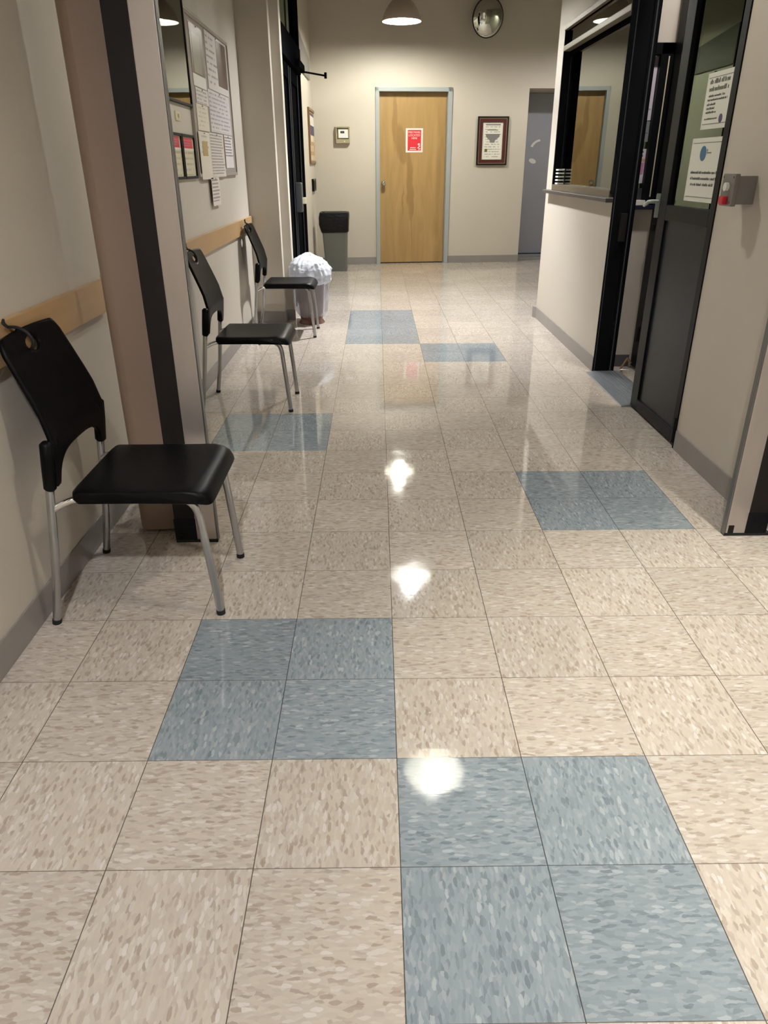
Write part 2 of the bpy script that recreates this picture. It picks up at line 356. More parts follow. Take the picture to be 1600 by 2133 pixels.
# ---------------------------------------------------------------- floor
T = 0.3048
bm = newbm()
BL = set()
for i0, i1, j0, j1 in [(0, 2, -1, 1), (-2, 0, 1, 3), (2, 4, 5, 7), (-3, -1, 8, 10), (1, 3, 14, 16), (-1, 1, 16, 21)]:
    for i in range(i0, i1):
        for j in range(j0, j1): BL.add((i, j))
vv = {}
def fv(i, j):
    if (i, j) not in vv: vv[(i, j)] = bm.verts.new((i*T, j*T, 0))
    return vv[(i, j)]
for i in range(-5, 12):
    for j in range(-11, 38):
        f = bm.faces.new((fv(i, j), fv(i+1, j), fv(i+1, j+1), fv(i, j+1)))
        f.material_index = (2 if (i, j) in BL else 0) + ((i+j) % 2)
struct('floor', bm, [M['tile0'], M['tile1'], M['tile2'], M['tile3']], 'beige flecked vinyl tile floor with groups of blue grey tiles', 'floor')
struct('ceiling', B(-1.6, 3.6, -3.4, 11.6, CEIL, CEIL+0.1), M['ceiling'], 'off white ceiling above the corridor', 'ceiling')

# ---------------------------------------------------------------- walls
XL, XM, XR = -1.115, -1.15, 1.47
struct('wall_left_near', B(-1.45, XL, -3.2, 1.9, 0, CEIL), M['wall'], 'cream left wall behind the nearest chair', 'wall')
struct('wall_left_middle', B(-1.45, XM, 1.9, 5.8, 0, CEIL), M['wall'], 'cream left wall with pictures and notices behind two chairs', 'wall')
bm = newbm(); box(bm, -1.45, -0.89, 5.8, 5.91, 0, CEIL); box(bm, -1.45, -0.815, 5.91, 6.04, 0, CEIL)
struct('wall_left_pier', bm, M['wall'], 'stepped cream wall pier beside the black side door', 'wall')
bm = newbm(); box(bm, -1.2, -0.90, 8.06, 10.45, 0, CEIL); box(bm, -1.2, -0.90, 6.04, 8.06, 3.0, CEIL)
struct('wall_left_far', bm, M['wall'], 'pale left wall strip between the black door and far wall', 'wall')
struct('wall_back', B(-1.45, 3.5, -3.4, -3.2, 0, CEIL), M['wall'], 'cream wall behind the viewer', 'wall')
struct('wall_right_near', B(1.50, 1.64, -3.2, 1.45, 0, CEIL), M['wall'], 'cream right wall beside the viewer', 'wall')
bm = newbm()
box(bm, XR, 1.61, 1.53, 2.43, 0, CEIL); box(bm, XR, 1.61, 2.43, 3.96, 2.62, CEIL)
struct('wall_right_middle', bm, M['wall'], 'cream right wall between the steel post and dark door panel', 'wall')
bm = newbm()
box(bm, XR, 1.61, 3.96, 5.78, 0, 1.10); box(bm, XR, 1.61, 3.96, 5.78, 2.30, CEIL)
vprism(bm, [(1.61, 5.78), (1.61, 6.0), (1.485, 6.0), (1.474, 5.995), (XR, 5.985), (XR, 5.78)], 0, CEIL)
struct('wall_right_far', bm, M['wall'], 'cream right wall under and around the reception window', 'wall')
struct('wall_office_back', B(1.61, 3.4, 5.9, 6.0, 0, CEIL), M['office'], 'back wall of the reception office', 'wall')
struct('wall_side', B(3.4, 3.5, -3.2, 11.3, 0, CEIL), M['office'], 'far side wall of the rooms on the right', 'wall')
bm = newbm(); box(bm, 1.61, 3.4, 4.10, 4.2, 0, 1.07); box(bm, 1.61, 3.4, 4.10, 4.2, 1.97, CEIL); box(bm, 2.3, 3.4, 4.10, 4.2, 1.07, 1.97)
struct('wall_vestibule', bm, M['wall'], 'cream inner wall seen through the gap of the open doorway', 'wall')
# far wall, a few degrees off square
AF = math.atan(0.09); ca, sa = math.cos(AF), math.sin(AF)
def FW(x, z=0, out=0.0): return Vector((x+sa*out, 10.20+0.09*x-ca*out, z))
bm = newbm()
for x0, x1, z0, z1 in [(-1.1, 0.0, 0, CEIL), (0.0, 0.96, 2.22, CEIL), (0.96, 2.08, 0, CEIL), (2.08, 3.0, 2.26, CEIL), (3.0, 3.6, 0, CEIL)]: box(bm, x0, x1, 0, 0.2, z0, z1)
box(bm, -0.1, 1.1, 0.2, 0.25, 0, 2.4)
struct('wall_far', bm, M['wall'], 'pale far wall with a wooden door at the corridor end', 'wall', loc=FW(0), rotz=AF)
bm = newbm(); box(bm, 2.02, 2.08, 0.2, 0.75, 0, CEIL); box(bm, 3.0, 3.06, 0.2, 0.75, 0, CEIL); box(bm, 2.08, 3.0, 0.2, 0.75, 2.26, 2.32)
struct('trim_alcove', bm, M['wall'], 'cream sides of the alcove in front of the blue grey door', 'trim', loc=FW(0), rotz=AF)

# baseboards and rails
def baseb(name, x0, x1, y0, y1, label, m='base', h=0.1, **k):
    return struct(name, B(x0, x1, y0, y1, 0, h, bev=0.003), M[m], label, 'baseboard', **k)
baseb('baseboard_left_near', XL, XL+0.006, -3.2, 1.88, 'grey vinyl baseboard behind the nearest chair')
baseb('baseboard_left_middle', XM, XM+0.006, 1.92, 5.79, 'grey vinyl baseboard behind the second and third chairs')
bm = newbm(); box(bm, XM+0.006, -0.884, 5.794, 5.80, 0, 0.1); box(bm, -0.89, -0.884, 5.80, 5.905, 0, 0.1); box(bm, -0.884, -0.809, 5.904, 5.91, 0, 0.1)
struct('baseboard_pier', bm, M['base'], 'grey baseboard around the stepped wall pier', 'baseboard')
baseb('baseboard_left_far', -0.90, -0.894, 8.07, 10.1, 'grey baseboard between the black door and far wall')
bm = newbm(); box(bm, -0.88, -0.05, -0.008, 0, 0, 0.1); box(bm, 1.015, 2.08, -0.008, 0, 0, 0.1)
struct('baseboard_far', bm, M['base'], 'grey baseboard along the far wall each side of the door', 'baseboard', loc=FW(0), rotz=AF)
bm = newbm()
vprism(bm, [(XR, 3.965), (XR-0.008, 3.965), (XR-0.009, 5.94), (XR-0.03, 6.0), (XR-0.03, 6.02), (XR+0.08, 6.02), (XR+0.08, 6.0), (1.485, 6.0), (XR, 5.98)], 0, 0.1)
struct('baseboard_right_far', bm, M['base'], 'grey baseboard below the reception window, curled at its far end', 'baseboard')
baseb('baseboard_right_middle', XR-0.008, XR, 1.54, 2.42, 'grey baseboard between the dark door panel and steel post')
baseb('baseboard_right_near', 1.492, 1.50, -3.2, 1.44, 'grey baseboard on the right beside the viewer')
baseb('baseboard_vestibule', 1.61, 1.76, 4.094, 4.10, 'dark baseboard of the inner wall beyond the open doorway', m='darkbase', h=0.085)
struct('trim_rail_near', B(XL, XL+0.02, -3.2, 1.88, 0.80, 0.92, bev=0.004), M['rail'], 'maple wall guard rail behind the nearest chair', 'wall rail')
struct('trim_rail_middle', B(XM, XM+0.02, 1.92, 5.79, 0.805, 0.92, bev=0.004), M['rail'], 'maple wall guard rail behind the second and third chairs', 'wall rail')

# shutter posts at the corridor threshold with their header
struct('trim_header', B(-1.115, 1.5, 1.46, 1.74, 2.95, CEIL), M['wall'], 'cream header over the steel posts across the corridor', 'header')
bm = newbm()
pts = [(-0.785, 1.545), (-0.945, 1.532)]
for k in range(9):
    a = PI/2*k/8; pts.append((-0.945-0.045*math.sin(a), 1.577-0.045*math.cos(a)))
pts += [(-0.99, 1.72), (-0.785, 1.72)]
vprism(bm, pts, 0.012, 2.95)
struct('trim_column', bm, M['column'], 'tan rounded column cover standing behind the left steel post', 'column', smooth=True, angle=25)
lp = thing('shutter_post', 'left steel post with a black outer strip, beside the nearest chair', 'post', (-0.74, 1.46, 0), 0, 'steel shutter posts each side of the corridor')
def post(parent, s):
    # s=+1: opening on the +x side
    o = obj('black_guide', B(*sorted((-0.080*s, -0.002*s)), -0.012, 0.068, 0.02, 2.949, bev=0.003), M['blackmatte'], parent); o['label'] = 'flat black outer guide strip'
    o = obj('steel_face', B(*sorted((-0.002*s, 0.074*s)), -0.012, 0.0, 0.01, 2.949, bev=0.002), M['steel'], parent); o['label'] = 'brushed steel face'
    b = newbm(); box(b, *sorted((0.0748*s, 0.0795*s)), -0.011, 0.016, 0.004, 2.949, bev=0.0015); box(b, *sorted((0.0*s, 0.06*s)), 0.004, 0.04, 0.006, 2.948)
    obj('edge_channel', b, M['steeledge'], parent)
    b = newbm(); box(b, *sorted((-0.083*s, 0.0*s)), -0.014, -0.0121, 0.012, 0.10, bev=0.001)
    for (x, z) in [(-0.06, 0.035), (-0.03, 0.07)]:
        t = newbm(); lathe(t, [(0.0001, -0.004), (0.006, -0.003), (0.007, 0)], n=12)
        for v in t.verts: v.co = Vector((x*s+v.co.x, -0.014+v.co.z, z+v.co.y))
        me = bpy.data.meshes.new('t'); t.to_mesh(me); t.free(); b.from_mesh(me)
    obj('screw_plate', b, M['blackmetal'], parent)
post(lp, 1)
obj('base_seal', B(-0.082, 0.078, -0.015, 0.016, 0, 0.012), M['rubber'], lp)
rp = thing('shutter_post', 'right steel post with a scuffed foot and black outer strip', 'post', (1.385, 1.475, 0), 0, 'steel shutter posts each side of the corridor')
post(rp, -1)
obj('base_seal', B(-0.078, 0.10, -0.013, 0.016, 0, 0.012), M['rubber'], rp)
obj('notch_cover', B(-0.066, -0.045, -0.0135, -0.012, 0.012, 0.045), M['blackmatte'], rp)['label'] = 'black notch at the foot of the steel face'

# ---------------------------------------------------------------- far door (wood), set in the far wall
d = thing('door_1', 'birch door with a long dark stain and grey metal frame at the corridor end', 'door', FW(0), AF, kind='structure')
bm = newbm()
for x0, x1, z0, z1 in [(-0.045, 0.008, 0, 2.265), (0.952, 1.01, 0, 2.265), (-0.045, 1.01, 2.215, 2.265)]: box(bm, x0, x1, -0.022, 0.13, z0, z1, bev=0.003)
obj('door_frame', bm, M['frame_grey'], d)
lf = obj('door_leaf', B(0.012, 0.948, 0.085, 0.13, 0.012, 2.212, bev=0.002), M['door_wood'], d)
bm = newbm(); tube(bm, [(0.068, 0.085, 1.085), (0.068, 0.035, 1.085)], 0.014); 
s = newbm(); lathe(s, [(0.0001, -0.031), (0.016, -0.029), (0.027, -0.018), (0.031, -0.004), (0.027, 0.012), (0.014, 0.022), (0.0001, 0.023)], n=24)
for v in s.verts: v.co = Vector((0.068+v.co.x, 0.032+v.co.z, 1.085+v.co.y))
me = bpy.data.meshes.new('t'); s.to_mesh(me); s.free(); bm.from_mesh(me)
tube(bm, [(0.068, 0.085, 1.085), (0.068, 0.079, 1.085)], 0.035, n=24)
obj('door_knob', bm, M['chrome'], lf, smooth=True)
obj('threshold_gap', B(0.01, 0.95, 0.09, 0.125, 0.0005, 0.011), M['rubber'], d)

# red poster on the wooden door
loc = FW(0.503, 1.628, -0.0835)
p = thing('door_poster', 'red and white fire panel poster taped on the birch door', 'poster', loc, AF)
obj('sheet', B(-0.12, 0.12, -0.001, 0.0, -0.15, 0.15), M['tapewhite'], p)['label'] = 'white paper border'
obj('print', B(-0.093, 0.095, -0.002, -0.0011, -0.128, 0.13), M['red'], p)['label'] = 'red printed field'
bm = text_bm('FIRE PANEL', 0.034, 0, 0.090, -0.0022)
for s_, z in (('LOCATED', 0.052), ('HERE', 0.016)):
    t = text_bm(s_, 0.036, 0, z, -0.0022); me = bpy.data.meshes.new('t'); t.to_mesh(me); t.free(); bm.from_mesh(me)
obj('lettering', bm, M['tapewhite'], p)
bm = newbm()
for z, w_ in ((-0.090, 0.037), (-0.113, 0.045)):
    for k in range(5): box(bm, -0.02-w_+k*w_*0.42, -0.02-w_+k*w_*0.42+w_*0.34, -0.0028, -0.0022, z-0.005, z+0.005)
obj('small_print', bm, M['tapewhite'], p)
bm = newbm()
for k, (x, z, w_, h_) in enumerate([(0.065, -0.048, 0.018, 0.022), (0.072, -0.072, 0.014, 0.02), (0.058, -0.092, 0.015, 0.012), (0.075, -0.103, 0.017, 0.009), (0.069, -0.118, 0.015, 0.006)]):
    prism(bm, [(x-w_, z-h_*0.3), (x-w_*0.3, z-h_*0.55), (x+w_, z-h_*0.1), (x+w_*0.6, z+h_*0.5), (x-w_*0.5, z+h_*0.55)], -0.0030, -0.0022)
obj('emblem', bm, M['tapewhite'], p)['label'] = 'small white flame shaped emblem'

# thermostat
p = thing('thermostat', 'beige thermostat guard with a white control inside, left of the birch door', 'thermostat', FW(-0.50, 1.69), AF)
bm = newbm(); box(bm, -0.10, 0.10, -0.02, 0, -0.105, 0.105, bev=0.006); box(bm, -0.095, 0.095, -0.055, -0.02, -0.10, -0.05, bev=0.006); box(bm, 0.08, 0.095, -0.055, -0.02, -0.05, 0.10, bev=0.003); box(bm, -0.095, 0.095, -0.055, -0.02, 0.088, 0.10, bev=0.003); box(bm, -0.095, -0.08, -0.055, -0.02, -0.05, 0.10, bev=0.003)
obj('guard', bm, M['beigebox'], p)
c_ = obj('control', B(-0.058, 0.075, -0.045, -0.0201, -0.035, 0.07, bev=0.004), M['white'], p)
obj('display', B(-0.03, 0.025, -0.047, -0.0451, 0.022, 0.05), M['inkdark'], c_)
obj('screw', B(0.018, 0.03, -0.058, -0.0551, -0.082, -0.07), M['white'], p)

# framed certificate
p = thing('framed_certificate', 'certificate in a dark mahogany frame with a gold seal, right of the birch door', 'certificate', FW(1.588, 1.615, 0.002), AF)
def framebm(w_, h_, t, y0, y1, bev=0.002):
    b = newbm()
    for a in [(-w_/2, w_/2, h_/2-t, h_/2), (-w_/2, w_/2, -h_/2, -h_/2+t), (-w_/2, -w_/2+t, -h_/2+t, h_/2-t), (w_/2-t, w_/2, -h_/2+t, h_/2-t)]: box(b, a[0], a[1], y0, y1, a[2], a[3], bev=bev)
    return b
obj('outer_moulding', framebm(0.435, 0.61, 0.022, -0.03, 0.0), M['blackmatte'], p)['label'] = 'near black outer edge of the frame'
obj('fillet', framebm(0.391, 0.566, 0.006, -0.026, 0.0, 0.001), M['gold'], p)['label'] = 'thin pale line'
obj('inner_moulding', framebm(0.379, 0.554, 0.045, -0.022, 0.0, 0.004), M['mahogany'], p)['label'] = 'wide mahogany band'
pp = obj('certificate', B(-0.1445, 0.1445, -0.008, 0.0, -0.232, 0.232), print_mat('certificate_print', (222, 220, 205), (168, 166, 158), 15, 0.5, 0.12, 0.95, 0.06, 0.95, 14, 0.4), p)
bm = newbm(); prism(bm, [(-0.10, 0.09), (0.10, 0.09), (0.10, 0.055), (0.04, 0.01), (0.03, -0.02), (-0.03, -0.02), (-0.04, 0.01), (-0.09, 0.05)], -0.0088, -0.0081)
obj('crest_print', bm, M['ink'], pp)
bm = newbm(); box(bm, -0.075, 0.075, -0.0088, -0.0081, 0.132, 0.142); box(bm, -0.10, 0.11, -0.0088, -0.0081, 0.195, 0.212)
obj('title_print', bm, M['ink'], pp)
bm = newbm(); prism(bm, [(-0.085+0.022*math.cos(a*PI/10)*(1 if a % 2 else 0.86), -0.115+0.022*math.sin(a*PI/10)*(1 if a % 2 else 0.86)) for a in range(20)], -0.0095, -0.0081)
obj('seal', bm, M['goldseal'], pp)

# blue grey door in the alcove
d = thing('door_2', 'blue grey door at the back of the alcove, right of the framed certificate', 'door', FW(0), AF, kind='structure')
obj('door_leaf', B(2.085, 2.995, 0.68, 0.73, 0.05, 2.255, bev=0.002), M['blue_grey'], d)
obj('threshold', B(2.085, 2.995, 0.60, 0.73, 0.0, 0.035, bev=0.004), M['blue_grey'], d)
obj('door_gap', B(2.085, 2.995, 0.70, 0.73, 0.035, 0.05), M['blue_line'], d)
p = thing('door_decal', 'white ring shaped decal on the blue grey door, half hidden by the wall', 'sticker', FW(2.50, 1.52, -0.68), AF)
bm = newbm()
N_ = 12
outer = [(0.17*math.cos(a), 0.14*math.sin(a)) for a in [PI*0.55+PI*0.36*k/N_ for k in range(N_+1)]]
inner = [(0.135*math.cos(a), 0.112*math.sin(a)) for a in [PI*0.55+PI*0.36*k/N_ for k in range(N_+1)]]
prism(bm, outer+inner[::-1], -0.003, -0.001)
obj('arc', bm, M['white'], p)
bm = newbm(); prism(bm, [(-0.12+0.055*math.cos(a*PI/8), -0.155+0.033*math.sin(a*PI/8)-0.05*0.25*math.cos(a*PI/8)) for a in range(16)], -0.003, -0.001)
obj('dot', bm, M['white'], p)

# ---------------------------------------------------------------- black side door on the left
d = thing('door_3', 'tall black metal side door with a grey paddle lock on the left', 'door', (-0.85, 6.04, 0), RL, kind='structure')
# local x along +y (0..2.02), local -y faces the corridor
bm = newbm()
for a in [(0, 0.09, 0, 3.0), (1.93, 2.02, 0, 3.0), (0.09, 1.93, 2.93, 3.0)]: box(bm, a[0], a[1], 0.0, 0.10, a[2], a[3], bev=0.003)
box(bm, 0.09, 1.93, -0.015, 0.09, 2.19, 2.42, bev=0.004)
obj('door_frame', bm, M['doorblack'], d)
bm = newbm()
for a in [(0.095, 0.22, 0.01, 2.18), (1.80, 1.925, 0.01, 2.18), (0.95, 1.07, 0.01, 2.18), (0.22, 0.95, 2.06, 2.18), (1.07, 1.80, 2.06, 2.18), (0.22, 0.95, 0.01, 0.25), (1.07, 1.80, 0.01, 0.25)]: box(bm, a[0], a[1], 0.02, 0.065, a[2], a[3], bev=0.002)
lf = obj('door_leaf', bm, M['doorblack'], d)
bm = newbm(); box(bm, 0.22, 0.95, 0.04, 0.05, 0.25, 2.06); box(bm, 1.07, 1.80, 0.04, 0.05, 0.25, 2.06)
obj('leaf_panel', bm, M['doorblack'], lf)
bm = newbm(); box(bm, 0.09, 1.93, 0.045, 0.055, 2.42, 2.93)
obj('transom_pane', bm, M['glass_door'], d)
bm = newbm()
for x in (0.235, 0.94, 1.085, 1.79): box(bm, x-0.006, x+0.006, 0.014, 0.022, 0.02, 2.17)
for x in (0.10, 0.6, 1.2): box(bm, x-0.006, x+0.012, 0.036, 0.044, 2.43, 2.92)
obj('glazing_bead', bm, M['charcoal'], d)
bm = newbm(); box(bm, 0.98, 1.12, -0.05, 0.019, 0.88, 1.16, bev=0.02, seg=3)
h = obj('paddle_lock', bm, M['charcoal'], lf, smooth=True, angle=40)
obj('latch_paddle', B(1.0, 1.10, -0.085, -0.05, 0.96, 1.02, bev=0.008), M['cream'], h)
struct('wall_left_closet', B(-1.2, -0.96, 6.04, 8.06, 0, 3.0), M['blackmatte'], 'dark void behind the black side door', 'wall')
# overhead closer / operator
p = thing('door_closer', 'black door closer with an arm pointing out above the side door', 'door closer', (-0.865, 7.6, 2.17), RL)
obj('closer_body', B(-0.25, 0.33, -0.075, -0.001, 0.03, 0.10, bev=0.008), M['doorblack'], p)
bm = newbm(); tube(bm, [(0.05, -0.06, 0.02), (0.2, -0.30, -0.005)], 0.009); 
tube(bm, [(0.2, -0.30, -0.03), (0.2, -0.30, 0.025)], 0.014)
obj('closer_arm', bm, M['doorblack'], p, smooth=True, angle=50)
p = thing('junction_box', 'grey metal box high on the wall beside the black door closer', 'junction box', (-0.898, 8.95, 2.47), RL)
bm = newbm(); prism(bm, [(-0.8, 0.21), (0.75, 0.06), (0.75, -0.17), (-0.8, -0.17)], -0.02, 0); 
obj('cover', bm, M['pullgrey'], p)

# picture, black reader on the far left wall
p = thing('community_poster', 'narrow oak framed poster board on the left wall beyond the black door', 'picture', (-0.90, 9.78, 1.66), RL)
obj('frame', framebm(0.92, 0.64, 0.03, -0.025, 0), M['oak'], p)
obj('print', B(-0.43, 0.43, -0.012, 0, -0.29, 0.29), print_mat('tan_collage', (178, 146, 100), (226, 222, 214), 5, 0.45, 0.05, 0.98, 0.02, 0.98, 7, 0.6), p)
obj('photo', B(-0.30, 0.40, -0.0135, -0.0121, 0.02, 0.27), M['purpleink'], p)['label'] = 'dark blue photograph'
obj('caption', B(-0.25, 0.35, -0.0145, -0.0136, 0.13, 0.24), M['tapewhite'], p)
p = thing('card_reader', 'small black card reader on the left wall below the oak framed board', 'card reader', (-0.90, 9.75, 1.08), RL)
obj('body', B(-0.20, 0.20, -0.03, 0, -0.075, 0.075, bev=0.006), M['plastic'], p)
obj('keypad', B(-0.15, 0.15, -0.033, -0.0301, -0.05, 0.05, bev=0.002), M['blackmatte'], p)

# ---------------------------------------------------------------- convex mirror
p = thing('convex_mirror', 'round convex safety mirror high on the far wall', 'mirror', FW(1.41, 3.04), AF)
bm = newbm(); lathe(bm, [(0.0001, 0.095), (0.06, 0.09), (0.12, 0.075), (0.165, 0.05), (0.193, 0.02)], n=48)
R_ = Matrix.Rotation(math.radians(90+14), 4, 'X')
TR = Matrix.Translation((0, -0.14, 0)) @ R_
for v in bm.verts: v.co = TR @ Vector((v.co.x, v.co.y*1.12, v.co.z))
obj('mirror_face', bm, M['mirror'], p, smooth=True)
bm = newbm(); lathe(bm, [(0.193, 0.022), (0.203, 0.018), (0.205, 0.005), (0.19, 0.0), (0.0001, -0.012)], n=48)
for v in bm.verts: v.co = TR @ Vector((v.co.x, v.co.y*1.12, v.co.z))
obj('rim', bm, M['rubber'], p, smooth=True, angle=40)
bm = newbm(); box(bm, -0.035, 0.035, -0.012, 0, 0.13, 0.27); box(bm, -0.12, 0.12, -0.22, -0.19, 0.20, 0.235, bev=0.003); tube(bm, [(0, -0.01, 0.22), (0, -0.2, 0.22)], 0.012); tube(bm, [(0, -0.2, 0.21), (0, -0.14, 0.02)], 0.01)
obj('bracket', bm, M['blackmetal'], p)

# ---------------------------------------------------------------- pendant lamps
def lamp(x, y, watts, beam, deg, hb, lc, label):
    t = thing('pendant_lamp', label, 'lamp', (x, y, LAMP_Z), 0, 'dome pendant lamps along the corridor')
    r0 = 0.225
    prof = [(r0, 0.0), (0.222, 0.02), (0.205, 0.075), (0.175, 0.13), (0.135, 0.18), (0.095, 0.22), (0.075, 0.26), (0.07, 0.30), (0.05, 0.325), (0.02, 0.335), (0.0001, 0.336)]
    bm = newbm(); lathe(bm, prof, n=48); obj('shade', bm, M['shade_out'], t, smooth=True)
    ip = [(r0-0.001, 0.0005)]+[(max(r-0.006, 0.0001), z-0.004) for r, z in prof[1:6]]+[(0.0001, 0.205)]
    bm = newbm(); lathe(bm, ip, n=48); obj('reflector', bm, M['shade_in'], t, smooth=True)['label'] = 'white inside of the shade'
    bm = newbm(); R = 0.055
    lathe(bm, [(max(R*math.sin(a*PI/10), 0.0001), hb-R*math.cos(a*PI/10)) for a in range(11)], n=20)
    Lr = watts/(4*PI*PI*R*R)
    obj('bulb', bm, mat('bulb_glow', (1, 0.95, 0.85), 0.5, emit=(lc, Lr)), t, smooth=True)
    sp = bpy.data.lights.new('beam', 'SPOT'); sp.energy = beam; sp.spot_size = math.radians(deg); sp.spot_blend = 0.75; sp.shadow_soft_size = 0.04; sp.color = lc
    so = bpy.data.objects.new('beam', sp); C.objects.link(so); so.parent = t; so.location = (0, 0, hb-0.10)
    bm = newbm(); tube(bm, [(0, 0, hb+0.05), (0, 0, 0.21)], 0.02); obj('socket', bm, M['cream'], t)
    bm = newbm(); tube(bm, [(0, 0, 0.335), (0, 0, CEIL-LAMP_Z-0.03)], 0.006); tube(bm, [(0, 0, CEIL-LAMP_Z-0.03), (0, 0, CEIL-LAMP_Z)], 0.06, n=24)
    obj('stem', bm, M['shade_out'], t)
for a in LAMPS: lamp(*a)

def fill_light(x, y, watts, label):  # unseen ceiling lights added to brighten the vestibule and office
    t = thing('added_fill_light', label, 'light', (x, y, CEIL), 0, 'added unseen fill lights in the rooms on the right')
    bm = newbm(); lathe(bm, [(0.10, 0.0), (0.125, -0.001), (0.13, -0.006), (0.10, -0.010), (0.098, 0.0)], n=32); obj('trim_ring', bm, M['white'], t, smooth=True)
    bm = newbm(); lathe(bm, [(0.0001, -0.006), (0.0975, -0.006), (0.0975, -0.002), (0.0001, -0.002)], n=32)
    obj('diffuser', bm, mat('fill_glow', (1, 1, 1), 0.5, emit=((1.0, 0.93, 0.9), watts/(PI*PI*0.0095))), t)
fill_light(1.76, 3.15, 60, 'added unseen ceiling light brightening the vestibule behind the dark door panel')
fill_light(2.35, 5.0, 30, 'added unseen ceiling light brightening the reception office behind the window')

